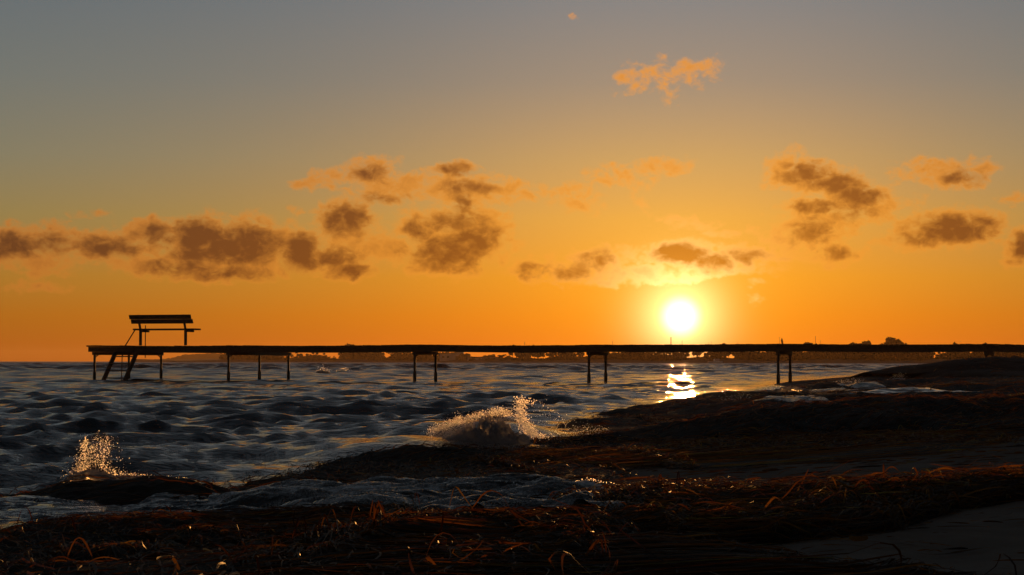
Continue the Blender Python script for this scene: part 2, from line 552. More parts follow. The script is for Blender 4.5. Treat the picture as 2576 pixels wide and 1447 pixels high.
# seaweed mass and blades
m, t, out = material('wet_seaweed_mass')
pos = t.new('ShaderNodeNewGeometry').outputs['Position']
v = t.vm('MULTIPLY', pos, (5.0, 14.0, 14.0))
n = t.noise(v, 1.6, 6, 0.65, 0.8).outputs[0]
p = t.new('ShaderNodeBsdfPrincipled')
t.put(p.inputs['Base Color'], t.ramp(n, [(0.3, (0.006, 0.0045, 0.003)), (0.55, (0.012, 0.009, 0.005)), (0.75, (0.02, 0.012, 0.006))]))
p.inputs['Roughness'].default_value = 0.75
p.inputs['Specular IOR Level'].default_value = 0.15
bp = t.new('ShaderNodeBump'); bp.inputs['Distance'].default_value = 0.025; bp.inputs['Strength'].default_value = 1.0
t.put(bp.inputs['Height'], t.noise(t.vm('MULTIPLY', pos, (7.0, 26.0, 26.0)), 2.0, 6, 0.65, 0.7).outputs[0])
t.l.new(bp.outputs[0], p.inputs['Normal']); t.l.new(p.outputs[0], out.inputs[0])
M_WEED = m

m, t, out = material('eelgrass_blade')
at = t.new('ShaderNodeAttribute', attribute_name='tone', attribute_type='GEOMETRY').outputs['Fac']
dcol = t.ramp(at, [(0.0, (0.007, 0.005, 0.003)), (0.45, (0.016, 0.009, 0.004)), (0.72, (0.032, 0.022, 0.007)), (1.0, (0.06, 0.06, 0.015))])
tcol = t.ramp(at, [(0.0, (0.02, 0.005, 0.001)), (0.45, (0.26, 0.085, 0.014)), (0.72, (0.36, 0.16, 0.025)), (1.0, (0.34, 0.28, 0.06))])
p = t.new('ShaderNodeBsdfPrincipled')
t.put(p.inputs['Base Color'], dcol); p.inputs['Roughness'].default_value = 0.5; p.inputs['Specular IOR Level'].default_value = 0.12
tr = t.new('ShaderNodeBsdfTranslucent'); t.put(tr.inputs[0], tcol)
mx = t.new('ShaderNodeMixShader'); mx.inputs[0].default_value = 0.5
t.l.new(p.outputs[0], mx.inputs[1]); t.l.new(tr.outputs[0], mx.inputs[2]); t.l.new(mx.outputs[0], out.inputs[0])
M_BLADE = m

# ------------------------------------------------------------------ the lie of the land
_SY = np.array([-60, 0, 3, 6.17, 10.4, 12.6, 16, 27.7, 58, 88.8, 335, 900, 2000.])
_SX = np.array([-18, -3.0, -2.3, -1.6, -.95, -.5, .36, 1.94, 7.7, 15.6, 70, 210, 480.])


def shore_s(x, y):
    """signed distance landward of the waterline"""
    xs = np.interp(y, _SY, _SX)
    sl = (np.interp(y + 1.5, _SY, _SX) - np.interp(y - 1.5, _SY, _SX)) / 3.0
    return (x - xs) / np.sqrt(1 + sl * sl)


def ground(x, y):
    x, y = np.asarray(x, float), np.asarray(y, float)
    s = shore_s(x, y)
    up = 0.06 * np.clip(s, 0, 5) + 0.045 * np.clip(s - 5, 0, 12)
    dn = -0.07 * np.clip(-s, 0, 25)
    z = up + dn
    z = z + 0.012 * fbm(x * 0.9, y * 0.5, 4) * smoothstep(s, -0.5, 1.0)
    z = z - 0.06 * np.clip(7.0 - y, 0, 4.5) * smoothstep(s, 1.3, 3.0) * (y > -50)
    return z


def polar_sheet(name, az_list, r_list, zfun, mat, keep=None, zoff=0):
    az_, r_ = np.asarray(az_list), np.asarray(r_list)
    A, Rr = np.meshgrid(az_, r_, indexing='ij')
    x, y = np.sin(A) * Rr, np.cos(A) * Rr
    P = zfun(x, y, Rr)
    f = grid_faces(len(az_), len(r_))
    f = f[:, ::-1]
    if keep is not None:
        k = keep(P[..., 0].ravel(), P[..., 1].ravel())
        f = f[k[f].any(1)]
        used = np.unique(f)
        rm = np.zeros(P.shape[0] * P.shape[1], int)
        rm[used] = np.arange(len(used))
        v = P.reshape(-1, 3)[used]
        f = rm[f]
    else:
        v = P.reshape(-1, 3)
    f = f[:, ::-1]
    return link(name, mesh_np(name, v, f), mat)


rad = math.radians
az_b = np.concatenate([np.linspace(-180, -50, 40, endpoint=False), np.linspace(-50, -17, 40, endpoint=False), np.linspace(-17, 17, 420, endpoint=False),
                       np.linspace(17, 50, 60, endpoint=False), np.linspace(50, 180, 41)]) * math.pi / 180
r_b = np.geomspace(0.35, 1400, 420)


def beach_z(x, y, r):
    z = ground(x, y)
    s = shore_s(x, y)
    z = z + 0.010 * fbm(x * 4.2, y * 2.4, 4) * smoothstep(s, 0.2, 1.5) * smoothstep(-r, -60, -20)
    return np.stack([x, y, z], -1)


tag(polar_sheet('beach', az_b, r_b, beach_z, M_SAND), kind='structure', label='dark wet sand beach sloping down to the surf')

# ------------------------------------------------------------------ water
NW = 170
_wl = np.geomspace(0.13, 2.4, NW)
_wr = np.random.default_rng(11)
_dirs = -math.pi / 2 + 0.30 + _wr.normal(0, 1, NW) * np.clip(0.42 * _wl ** -0.4, 0.30, 0.75)
_ph = _wr.random(NW) * 2 * math.pi
_st = 0.056 * np.clip((0.42 / _wl) ** 0.7, 0.30, 1.0)
_am = _st * _wl / (2 * math.pi)
NF = 40          # the longer seas farther out
_wl = np.concatenate([_wl, np.geomspace(1.6, 6.5, NF)])
_dirs = np.concatenate([_dirs, -math.pi / 2 + 0.28 + _wr.normal(0, 0.55, NF)])
_ph = np.concatenate([_ph, _wr.random(NF) * 6.283])
_am = np.concatenate([_am, 0.046 * np.clip((3.0 / _wl[NW:]) ** 0.6, 0, 1) * _wl[NW:] / (2 * math.pi)])


def waves(x, y, r):
    z = np.zeros_like(x); dx = np.zeros_like(x); dy = np.zeros_like(x)
    s = shore_s(x, y)
    env = smoothstep(-s, -0.5, 1.6) * (0.8 + 0.2 * smoothstep(-s, 1, 12))
    grp = 1.0 + 0.45 * fbm(x * 0.11, y * 0.09, 3)
    res = np.where(r < 130, np.maximum(r * 0.0058, 0.02), r * 0.0036)
    off = smoothstep(r, 45, 150)
    for i in range(NW + NF):
        lam = _wl[i]; k = 2 * math.pi / lam
        c, sn = math.cos(_dirs[i]), math.sin(_dirs[i])
        ph = k * (c * x + sn * y) + _ph[i]
        att = smoothstep(lam / res, 1.2, 2.8)
        a = _am[i] * att * (off if i >= NW else 1.0)
        z += a * np.cos(ph)
        h = 1.15 * a * np.sin(ph)
        dx -= h * c; dy -= h * sn
    calm = smoothstep(-r, -4000, -1500)
    e = env * grp * calm
    return x + dx * e, y + dy * e, z * e, s


# breakers: ridges of water near the shore, crest given by points (x, y, z)
BREAK = []


def ridge_add(x, y):
    z = np.zeros_like(x)
    for pts, w in BREAK:
        pts = np.asarray(pts)
        best = np.full(x.shape, 1e9); zc = np.zeros_like(x)
        for a, b_ in zip(pts[:-1], pts[1:]):
            ab = b_[:2] - a[:2]
            tpar = np.clip(((x - a[0]) * ab[0] + (y - a[1]) * ab[1]) / (ab @ ab), 0, 1)
            dd = np.hypot(x - a[0] - tpar * ab[0], y - a[1] - tpar * ab[1])
            m_ = dd < best
            best = np.where(m_, dd, best)
            zc = np.where(m_, a[2] + tpar * (b_[2] - a[2]), zc)
        z = np.maximum(z, zc * np.exp(-(best / w) ** 2))
    return z


BREAK.append(([at_depth(-60, 1262, 9.3), at_depth(60, 1246, 9.2), at_depth(140, 1228, 9.1), at_depth(260, 1216, 9.0), at_depth(420, 1214, 9.0), at_depth(540, 1232, 9.1), at_depth(680, 1252, 9.3)], 0.33))
BREAK.append(([at_depth(760, 1125, 13.2), at_depth(900, 1110, 12.9), at_depth(1010, 1102, 12.6), at_depth(1100, 1110, 12.5), at_depth(1230, 1120, 12.6)], 0.75))
BREAK.append(([at_depth(1000, 1086, 15.0), at_depth(1100, 1060, 14.8), at_depth(1240, 1062, 14.6)], 0.6))
BREAK.append(([at_depth(1880, 990, 32), at_depth(1980, 966, 33), at_depth(2080, 985, 34)], 0.9))


def sea_z(x, y, r):
    X, Y, Z, s = waves(x, y, r)
    Z = Z + ridge_add(x, y) * smoothstep(-r, -60, -40)
    Z = Z + 0.015 * smoothstep(s, -2, 0.5)
    Z = Z - smoothstep(s, 1.2, 2.5) * 0.4
    return np.stack([X, Y, Z], -1)


az_w = np.concatenate([np.linspace(-80, -17.5, 60, endpoint=False), np.linspace(-17.5, 17.5, 560, endpoint=False), np.linspace(17.5, 60, 30)]) * math.pi / 180
r_w = np.concatenate([np.geomspace(3.2, 130, 640, endpoint=False), np.geomspace(130, 950, 700, endpoint=False), np.geomspace(950, 2800, 60)])
tag(polar_sheet('sea', az_w, r_w, sea_z, M_WATER, keep=lambda x, y: shore_s(x, y) < 2.2), kind='structure', label='choppy grey blue sea reflecting the sunset sky')


# ------------------------------------------------------------------ seaweed heaps
def blades_mesh(name, P, n, rng, lmin, lmax, wmin, wmax, lift=0.012, arch=0.06, cross=0.35, vmin=0.02, vmax=0.98, tone_mu=0.35, flow=0.0):
    """ribbons of eelgrass lying over the grid of points P (nu, nv, 3)"""
    nu, nv = P.shape[:2]
    Lu = np.linalg.norm(np.diff(P[:, nv // 2], axis=0), axis=1).sum()
    Lv = np.linalg.norm(np.diff(P[nu // 2], axis=0), axis=1).sum()
    K = 9
    u0 = 0.03 + 0.94 * rng.random(n); v0 = vmin + (vmax - vmin) * rng.random(n)
    ln = lmin * (lmax / lmin) ** rng.random(n)
    ang = rng.normal(flow, cross, n) + np.where(rng.random(n) < 0.5, 0, math.pi)
    wild = rng.random(n) < 0.04
    ang = np.where(wild, rng.random(n) * 2 * math.pi, ang)
    curv = rng.normal(0, 1.0, n) * 0.7 / ln * 0.35 * np.where(wild, 2.2, 1)
    wob = rng.normal(0, 0.16, n)
    s = np.linspace(0, 1, K)[None, :]
    step = ln[:, None] / (K - 1)
    th = ang[:, None] + curv[:, None] * s * ln[:, None] + wob[:, None] * np.sin(s * 6.0 + rng.random(n)[:, None] * 6)
    cu = np.cumsum(np.cos(th) * step, 1) / Lu + u0[:, None]
    cv = np.cumsum(np.sin(th) * step, 1) / Lv + v0[:, None]
    ok = ((cu > 0.0) & (cu < 1.0) & (cv > 0.0) & (cv < 1.0)).all(1)
    cu = np.clip(cu, 0, 1) * (nu - 1); cv = np.clip(cv, 0, 1) * (nv - 1)
    iu = np.clip(np.floor(cu).astype(int), 0, nu - 2); iv = np.clip(np.floor(cv).astype(int), 0, nv - 2)
    fu = (cu - iu)[..., None]; fv = (cv - iv)[..., None]
    c = (P[iu, iv] * (1 - fu) + P[iu + 1, iv] * fu) * (1 - fv) + (P[iu, iv + 1] * (1 - fu) + P[iu + 1, iv + 1] * fu) * fv
    base = np.abs(rng.normal(0, lift, n)) + 0.002
    kind = rng.random(n)
    ah = np.where(kind < 0.010, arch * (0.4 + rng.random(n)), np.abs(rng.normal(0, lift * 0.6, n)))
    prof = np.where((kind < 0.004)[:, None], s ** 1.5, np.sin(math.pi * s))
    c[..., 2] += base[:, None] + ah[:, None] * prof
    tg = np.gradient(c, axis=1)
    tg /= np.linalg.norm(tg, axis=2, keepdims=True) + 1e-9
    side = np.cross(tg, np.array([0, 0, 1.0]))
    side /= np.linalg.norm(side, axis=2, keepdims=True) + 1e-9
    nrm = np.cross(side, tg)
    roll = rng.normal(0, 0.4, n)[:, None] + rng.normal(0, 0.6, n)[:, None] * s
    wd = (wmin + (wmax - wmin) * rng.random(n))[:, None] * (1 - 0.75 * np.abs(2 * s - 1) ** 4) * 0.5
    off = (side * np.cos(roll)[..., None] + nrm * np.sin(roll)[..., None]) * wd[..., None]
    c, off, n = c[ok], off[ok], int(ok.sum())
    V = np.stack([c - off, c + off], 2).reshape(-1, 3)
    b = (np.arange(n)[:, None] * K + np.arange(K - 1)[None]).reshape(-1) * 2
    f = np.stack([b, b + 1, b + 3, b + 2], 1)
    me = mesh_np(name, V, f)
    tone = np.clip(rng.normal(tone_mu, 0.22, n), 0, 1)
    a = me.attributes.new('tone', 'FLOAT', 'POINT')
    a.data.foreach_set('value', np.repeat(tone, K * 2).astype(np.float32))
    return me


HEAPS = []


def on_ground(px, py, d):
    p_ = at_depth(px, py, d)
    if gzf(p_) <= p_[2] - 0.02:
        return p_
    ds = np.linspace(2.5, d, 400)
    for d_ in ds:
        q_ = at_depth(px, py, d_)
        if q_[2] < gzf(q_) + 0.03:
            return q_
    return p_


gzf = lambda p_: max(float(ground(p_[0], p_[1])), 0.0)


def heap(label, crest, wf, wb, nu, nvf, nvb, blades=0, rng_seed=1, lump=0.03, lscale=3.0, power=1.6, sink=0.03, bl=(0.10, 0.34, 0.0025, 0.007), ends=0.06, name='seaweed_heap', group='seaweed heaps along the shore', crest_rough=0.012, arch=0.06, lift=0.012, cross=0.35, tone=0.35, vmax=0.98, gz=None, mat=None, sm=22, clump=0.012):
    rng = np.random.default_rng(rng_seed)
    C = np.array([on_ground(*p) for p in crest])
    t_ = np.concatenate([[0], np.cumsum(np.linalg.norm(np.diff(C, axis=0), axis=1))]); t_ /= t_[-1]
    u = np.linspace(0, 1, nu)
    # rounded interpolation of the crest line
    c = np.stack([np.interp(u, t_, C[:, k]) for k in range(3)], 1)
    ker = np.hanning(max(5, nu // sm) | 1); ker /= ker.sum(); h = len(ker) // 2
    c = np.stack([np.convolve(np.pad(c[:, k], h, mode='edge'), ker, 'valid') for k in range(3)], 1)
    tg = np.gradient(c[:, :2], axis=0); tg /= np.linalg.norm(tg, axis=1, keepdims=True)
    tgm = tg.mean(0); tgm /= np.linalg.norm(tgm)
    tg = 0.4 * tg + 0.6 * tgm; tg /= np.linalg.norm(tg, axis=1, keepdims=True)
    nr = np.stack([tg[:, 1], -tg[:, 0]], 1)      # towards the camera side
    endf = np.clip(np.minimum(u, 1 - u) / ends, 0, 1) if ends else np.ones(nu)
    endf = np.sqrt(endf * (2 - endf))
    vv = np.concatenate([np.linspace(1, 0, nvf, endpoint=False), -np.linspace(0, 1, nvb)])     # +1 front edge … 0 crest … -1 back edge
    wv = np.where(vv > 0, vv * wf, vv * wb)
    X = c[:, None, 0] + nr[:, None, 0] * wv[None] * (0.35 + 0.65 * endf[:, None])
    Y = c[:, None, 1] + nr[:, None, 1] * wv[None] * (0.35 + 0.65 * endf[:, None])
    G = (ground(X, Y) if gz is None else np.full_like(X, gz)) - sink
    prof = np.clip(1 - np.abs(vv)[None] ** power, 0, 1)
    prof = prof * np.ones_like(X)
    cz = c[:, None, 2] * np.ones_like(X)
    cz = np.maximum(cz, G + 0.01)
    Z = G + (cz - G) * prof * endf[:, None]
    m_ = np.clip(prof * 1.6, 0, 1) * endf[:, None]
    away = smoothstep(np.abs(wv)[None] * np.ones_like(X), 0.02, 0.35)
    Z = Z + lump * fbm(X * lscale, Y * lscale * 0.8, 5, 0.55) * m_ * (0.15 + 0.85 * away)
    Z = Z + crest_rough * fbm(X * 14, Y * 11, 3, 0.6) * m_
    Z = Z + clump * (np.abs(fbm(X * 5.0, Y * 9.0, 3, 0.6)) - 0.25) * m_ * 2
    Z = np.maximum(Z, G + sink + (0.028 * np.clip(prof * 4, 0, 1) * endf[:, None] - 0.012) * (1 + 0.8 * fbm(X * 2.5, Y * 3.5, 4)))
    P = np.stack([X, Y, Z], -1)
    o = P.reshape(-1, 3).mean(0); o[2] = G.mean()
    root = empty(name, tuple(o))
    tag(root, label, 'seaweed', group)
    f = grid_faces(nu, len(vv))
    link('matted_body', mesh_np('matted_body', (P - o).reshape(-1, 3), f), mat or M_WEED, root)
    if blades:
        me = blades_mesh('strands', P - o, blades, rng, *bl, arch=arch, lift=lift, cross=cross, tone_mu=tone, vmax=vmax)
        tag(link('strands', me, M_BLADE, root), kind='stuff')
    HEAPS.append(P)
    return root, P


heap('broad tangled eelgrass heap filling the bottom left in front of the foam',
     [(-420, 1520, 5.2), (-200, 1450, 5.8), (0, 1400, 6.2), (70, 1335, 6.5), (200, 1303, 6.8), (380, 1300, 7.0), (560, 1303, 7.1), (760, 1287, 7.1), (980, 1283, 7.0), (1080, 1310, 6.9), (1180, 1291, 6.8), (1330, 1292, 6.8), (1480, 1300, 6.7), (1580, 1318, 6.5), (1660, 1340, 6.3)],
     3.2, 0.45, 420, 190, 30, blades=15000, rng_seed=21, lump=0.04, lscale=2.4, power=1.35, ends=0.12, arch=0.06, lift=0.007, cross=0.45, vmax=0.97, tone=0.30)
heap('thin wrack line of red brown eelgrass behind the bare sand at lower right',
     [(1540, 1302, 6.9), (1660, 1300, 6.8), (1760, 1308, 6.7), (1880, 1300, 6.7), (2000, 1290, 6.75), (2100, 1266, 6.85), (2200, 1240, 6.95), (2330, 1222, 7.0), (2460, 1206, 7.1), (2600, 1196, 7.2), (2760, 1188, 7.3)],
     0.42, 0.3, 300, 46, 18, blades=4200, rng_seed=22, lump=0.02, lscale=5, power=1.1, crest_rough=0.02, arch=0.06, lift=0.016, cross=0.6, tone=0.45, bl=(0.06, 0.26, 0.003, 0.007))
heap('low dark seaweed strip between the froth and the upper sand',
     [(1500, 1262, 8.2), (1560, 1232, 8.3), (1640, 1224, 8.4), (1760, 1236, 8.35), (1900, 1232, 8.4), (2060, 1222, 8.5), (2200, 1214, 8.6), (2330, 1215, 8.7)],
     0.7, 0.4, 200, 34, 14, blades=2200, rng_seed=23, lump=0.02, lscale=5, power=1.2, crest_rough=0.014, cross=0.5, tone=0.42, bl=(0.06, 0.26, 0.003, 0.007))
heap('smooth dark seaweed lump under the small splash at lower left',
     [(-160, 1262, 8.9), (-40, 1254, 8.85), (50, 1243, 8.75), (130, 1222, 8.7), (200, 1212, 8.65), (300, 1208, 8.6), (390, 1204, 8.6), (460, 1206, 8.6), (540, 1226, 8.65), (620, 1246, 8.7)],
     0.55, 0.35, 190, 40, 18, blades=160, rng_seed=24, lump=0.012, lscale=4, power=1.9, gz=-0.03, tone=0.3)
heap('rounded black seaweed mound in the surf in front of the large splash',
     [(660, 1240, 10.4), (760, 1218, 10.7), (850, 1190, 11.0), (920, 1162, 11.2), (980, 1137, 11.35), (1040, 1119, 11.5), (1100, 1126, 11.6), (1160, 1146, 11.8), (1220, 1162, 12), (1300, 1166, 12)],
     1.7, 0.6, 240, 90, 24, blades=3000, rng_seed=25, bl=(0.07, 0.28, 0.003, 0.007), arch=0.03, lift=0.011, lump=0.03, lscale=3, power=1.5, tone=0.3)
heap('long low seaweed ridge running from the large splash towards the dark bank',
     [(1150, 1158, 12.6), (1200, 1146, 12.8), (1260, 1128, 13.0), (1330, 1112, 13.2), (1400, 1101, 13.3), (1480, 1098, 13.3), (1560, 1088, 13.3), (1640, 1080, 13.2), (1720, 1076, 13.1), (1800, 1070, 13.0), (1880, 1066, 13)],
     3.2, 0.7, 280, 110, 24, blades=5200, rng_seed=26, bl=(0.07, 0.28, 0.003, 0.007), arch=0.03, lift=0.011, lump=0.07, lscale=2.2, power=1.2, tone=0.42, cross=0.4)
heap('low front ridge of seaweed with a glowing crest behind the froth',
     [(1190, 1168, 11.2), (1260, 1150, 11.1), (1330, 1143, 11), (1440, 1138, 11), (1560, 1137, 11), (1650, 1139, 11), (1730, 1130, 11.2), (1800, 1112, 11.5), (1860, 1100, 11.8)],
     1.9, 0.5, 240, 80, 20, blades=4200, rng_seed=36, bl=(0.07, 0.28, 0.003, 0.007), arch=0.03, lift=0.011, lump=0.03, lscale=2.6, power=1.3, tone=0.5, cross=0.4)
heap('massive black seaweed bank above the middle strip of sand',
     [(1690, 1100, 12.3), (1740, 1078, 12.5), (1800, 1052, 12.7), (1850, 1036, 12.8), (1950, 1022, 13.0), (2058, 1015, 13.3), (2181, 1001, 13.6), (2350, 1004, 13.9), (2500, 1000, 14.2), (2660, 990, 14.6), (2900, 975, 15)],
     3.3, 1.2, 300, 110, 30, blades=5200, rng_seed=27, bl=(0.07, 0.28, 0.003, 0.007), arch=0.03, lift=0.011, lump=0.07, lscale=2.2, power=1.5, tone=0.28, vmax=0.85)
heap('small seaweed hump at the waterline left of the sun glitter',
     [(1500, 1082, 19), (1545, 1060, 19.6), (1590, 1052, 20), (1640, 1058, 20.5), (1720, 1062, 21)],
     2.2, 0.8, 100, 40, 14, blades=900, rng_seed=28, lump=0.08, lscale=2, power=1.3, bl=(0.12, 0.35, 0.005, 0.010), arch=0.02)
heap('seaweed hump in the wash just below the bright sun glitter',
     [(1600, 1052, 21.5), (1640, 1032, 22), (1690, 1020, 22.6), (1740, 1012, 23.4), (1775, 1006, 24), (1830, 1010, 24.8), (1900, 1014, 25)],
     3.5, 1.0, 120, 50, 14, blades=1200, rng_seed=29, lump=0.085, lscale=1.6, power=1.3, bl=(0.12, 0.35, 0.005, 0.010), arch=0.02)
heap('dark seaweed ridge at the waterline below the pair of pier piles',
     [(1770, 1003, 26), (1830, 988, 27), (1900, 984, 28), (1980, 992, 29), (2060, 984, 30), (2140, 968, 31), (2210, 962, 33), (2300, 956, 36)],
     5.0, 1.4, 160, 60, 16, blades=1500, rng_seed=30, lump=0.11, lscale=1.1, power=1.25, bl=(0.12, 0.4, 0.006, 0.012), arch=0.02)
heap('flat dark seaweed layer between the black bank and the steep bank',
     [(1860, 1022, 19), (1960, 1004, 20), (2060, 994, 20.6), (2200, 984, 21.5), (2350, 974, 22.5), (2500, 966, 23.5), (2700, 958, 25)],
     5.5, 1.5, 160, 60, 16, blades=1600, rng_seed=31, lump=0.08, lscale=1.2, power=1.3, bl=(0.12, 0.4, 0.006, 0.012), arch=0.02)
heap('low seaweed hump at the water edge left of the steep bank',
     [(2150, 965, 40), (2200, 952, 42), (2255, 940, 44), (2300, 940, 45), (2350, 935, 46), (2400, 930, 46)],
     6.0, 2.0, 90, 30, 12, blades=500, rng_seed=32, lump=0.03, lscale=0.8, power=1.2, bl=(0.15, 0.4, 0.01, 0.018), arch=0.02)
heap('steep eroded seaweed bank under the shore end of the pier',
     [(2325, 950, 41), (2345, 934, 41), (2372, 914, 41.2), (2400, 905, 41.4), (2470, 902, 41.8), (2560, 901, 42), (2680, 899, 42.4), (2900, 896, 43)],
     17.0, 5.0, 160, 90, 20, blades=1800, rng_seed=33, lump=0.08, lscale=1.3, power=1.15, ends=0.012, sm=60, bl=(0.15, 0.4, 0.01, 0.018), arch=0.02)

sgx, sgy = np.meshgrid(np.linspace(-0.6, 3.4, 160), np.linspace(3.3, 10.5, 160), indexing='ij')
SG = np.stack([sgx, sgy, ground(sgx, sgy) + 0.006], -1)
tag(link('seaweed_scraps', blades_mesh('seaweed_scraps', SG, 2600, np.random.default_rng(90), 0.03, 0.22, 0.003, 0.008, lift=0.003, arch=0.015, cross=0.5, tone_mu=0.4), M_BLADE), kind='stuff', label='scraps of eelgrass scattered over the bare sand')

# single big blades that stand out of the tangle
def blade(label, pts, w, tone):
    C = np.array([at_depth(*p) for p in pts])
    t_ = np.linspace(0, 1, len(C)); u = np.linspace(0, 1, 25)
    c = np.stack([np.interp(u, t_, C[:, k]) for k in range(3)], 1)
    ker = np.array([1, 2, 3, 2, 1.]); ker /= ker.sum()
    c = np.stack([np.convolve(np.pad(c[:, k], 2, mode='edge'), ker, 'valid') for k in range(3)], 1)
    tg = np.gradient(c, axis=0); tg /= np.linalg.norm(tg, axis=1, keepdims=True) + 1e-9
    side = np.cross(tg, np.array([0.15, 1, 0.1])); side /= np.linalg.norm(side, axis=1, keepdims=True) + 1e-9
    side = side * 0.8 + np.array([0, 0.5, 0.0])
    wd = (w * (1 - 0.6 * np.abs(2 * u - 1) ** 5) * 0.5)[:, None]
    o = c[0]
    V = np.stack([c - side * wd - o, c + side * wd - o], 1).reshape(-1, 3)
    b = np.arange(24) * 2
    me = mesh_np('eelgrass_blade', V, np.stack([b, b + 1, b + 3, b + 2], 1))
    a = me.attributes.new('tone', 'FLOAT', 'POINT'); a.data.foreach_set('value', np.full(len(V), tone, np.float32))
    ob = link('eelgrass_blade', me, M_BLADE, None, tuple(o))
    tag(ob, label, 'blade of seaweed', 'single eelgrass blades standing out of the wrack')


blade('yellow eelgrass blade arched in a loop over the wrack line', [(1838, 1312, 6.55), (1846, 1290, 6.52), (1860, 1271, 6.5), (1875, 1270, 6.48), (1886, 1284, 6.46), (1878, 1305, 6.44), (1874, 1316, 6.44)], 0.009, 0.93)
blade('orange upright blade sticking out at the bottom left', [(452, 1436, 4.9), (446, 1424, 4.9), (438, 1408, 4.9), (434, 1404, 4.9)], 0.012, 0.62)
blade('pale forked blade folded into a narrow upright loop at bottom centre', [(1372, 1402, 5.1), (1358, 1384, 5.12), (1344, 1368, 5.13), (1342, 1378, 5.11), (1350, 1396, 5.08), (1358, 1404, 5.05)], 0.008, 0.75)
blade('broad curled blade standing upright at bottom centre', [(1094, 1440, 4.8), (1098, 1424, 4.8), (1108, 1408, 4.82), (1116, 1406, 4.83), (1112, 1424, 4.82), (1100, 1440, 4.8)], 0.010, 0.6)
blade('green blade lying slantwise beside the curled upright blade', [(1110, 1440, 4.75), (1130, 1432, 4.75), (1152, 1420, 4.76), (1164, 1412, 4.77)], 0.009, 0.85)
blade('long green blade lying flat along the left part of the heap', [(880, 1330, 6.0), (940, 1326, 6.02), (1010, 1322, 6.05), (1080, 1316, 6.1), (1150, 1308, 6.15)], 0.009, 0.95)
blade('bright orange scrap of blade on the dip of the heap crest', [(1094, 1312, 6.75), (1100, 1318, 6.72), (1106, 1325, 6.7), (1110, 1330, 6.7)], 0.016, 0.66)
blade('orange blade lying on the bare sand at lower right', [(2135, 1352, 5.55), (2150, 1356, 5.52), (2168, 1355, 5.52), (2185, 1352, 5.53)], 0.016, 0.6)
blade('thin blade standing on the low ridge below the glitter', [(1342, 1120, 12.0), (1346, 1108, 12.0), (1350, 1098, 12.0)], 0.010, 0.7)


# ------------------------------------------------------------------ swash, froth and splashes
def patch(name, top, bot, nu, nv, mat, amp=0.015, fs=4.0, zadd=0.0, label=None, kind='stuff', cat=None, group=None, wav=0.0, streak=0.0):
    """sheet of water lying between two picture lines, each point given with its height above the sea: (px, py, z)"""
    T = np.array([at_z(*p) for p in top]); B = np.array([at_z(*p) for p in bot])
    u = np.linspace(0, 1, nu)
    ip = lambda Q: np.stack([np.interp(u, np.linspace(0, 1, len(Q)), Q[:, k]) for k in range(3)], 1)
    a, b_ = ip(T), ip(B)
    w = np.linspace(0, 1, nv)[None, :, None]
    P = a[:, None] * (1 - w) + b_[:, None] * w
    x, y = P[..., 0], P[..., 1]
    edge = np.minimum(np.minimum(w[..., 0], 1 - w[..., 0]) * 6, np.minimum(u, 1 - u)[:, None] * 9)
    edge = (edge * (1 + 1.2 * fbm(x * 3.1 + 9, y * 2.3, 4)) - 0.12).clip(0, 1)
    P[..., 2] += zadd + amp * fbm(x * fs, y * fs, 5, 0.55) + wav * np.maximum(fbm(x * 1.3, y * 2.2, 2), -0.2)
    P[..., 2] += streak * (np.abs(fbm(x * 1.6 + y * 0.8, y * 7.0, 4, 0.6)) - 0.2) * 1.6
    P[..., 2] -= (1 - edge) * 0.03
    o = P.reshape(-1, 3).mean(0)
    me = mesh_np(name, (P - o).reshape(-1, 3), grid_faces(nu, nv)[:, ::-1])
    ob = link(name, me, mat, None, tuple(o))
    return tag(ob, label, cat, group, kind)


patch('foam', [(560, 1246, .02), (700, 1240, .02), (860, 1230, .03), (1000, 1224, .04), (1100, 1206, .07), (1180, 1200, .09), (1280, 1206, .10), (1380, 1218, .10), (1480, 1216, .1), (1570, 1246, .1)],
      [(480, 1305, .02), (700, 1300, .03), (860, 1300, .05), (1000, 1300, .06), (1100, 1315, .06), (1180, 1300, .07), (1280, 1305, .07), (1380, 1300, .08), (1480, 1300, .09), (1570, 1298, .1)],
      420, 240, M_SWASH, amp=0.024, fs=5.0, zadd=0.012, wav=0.075, streak=0.04, label='grey sheet of foamy wash between the seaweed heaps')
patch('wash', [(-200, 1262, 0), (100, 1262, 0), (300, 1258, 0), (500, 1255, 0), (640, 1246, .01)],
      [(-200, 1330, 0), (100, 1330, 0), (300, 1312, 0), (500, 1304, .01), (640, 1302, .02)],
      240, 120, M_WATER, amp=0.016, fs=5.0, zadd=0.012, wav=0.03, streak=0.03, label='dark rippled wash below the small splash', kind='structure')


def film(name, c, rx, ry, rot, h, mat, seed, **kw):
    """thin sheet of water lying on the sand, its margin wandering"""
    A, Q = np.meshgrid(np.linspace(0, 2 * math.pi, 120), np.linspace(0, 1, 30), indexing='ij')
    rr = Q * (1 + 0.30 * fbm(np.cos(A) * 2.2 + seed, np.sin(A) * 2.2, 4))
    a, b_ = np.cos(A) * rr * rx, np.sin(A) * rr * ry
    x, y = c[0] + a * math.cos(rot) - b_ * math.sin(rot), c[1] + a * math.sin(rot) + b_ * math.cos(rot)
    z = ground(x, y) + h * (1 - Q ** 6) - 0.012 * Q ** 6 + 0.0025 * fbm(x * 9, y * 14, 3)
    return tag(link(name, mesh_np(name, np.stack([x, y, z], -1).reshape(-1, 3), grid_faces(120, 30)), mat), **kw)


film('tidal_pool', (0.86, 6.68), 0.34, 0.17, 0.10, 0.014, M_POOL, 4.0, kind='structure', label='narrow pool of sky reflecting water behind the wrack line')

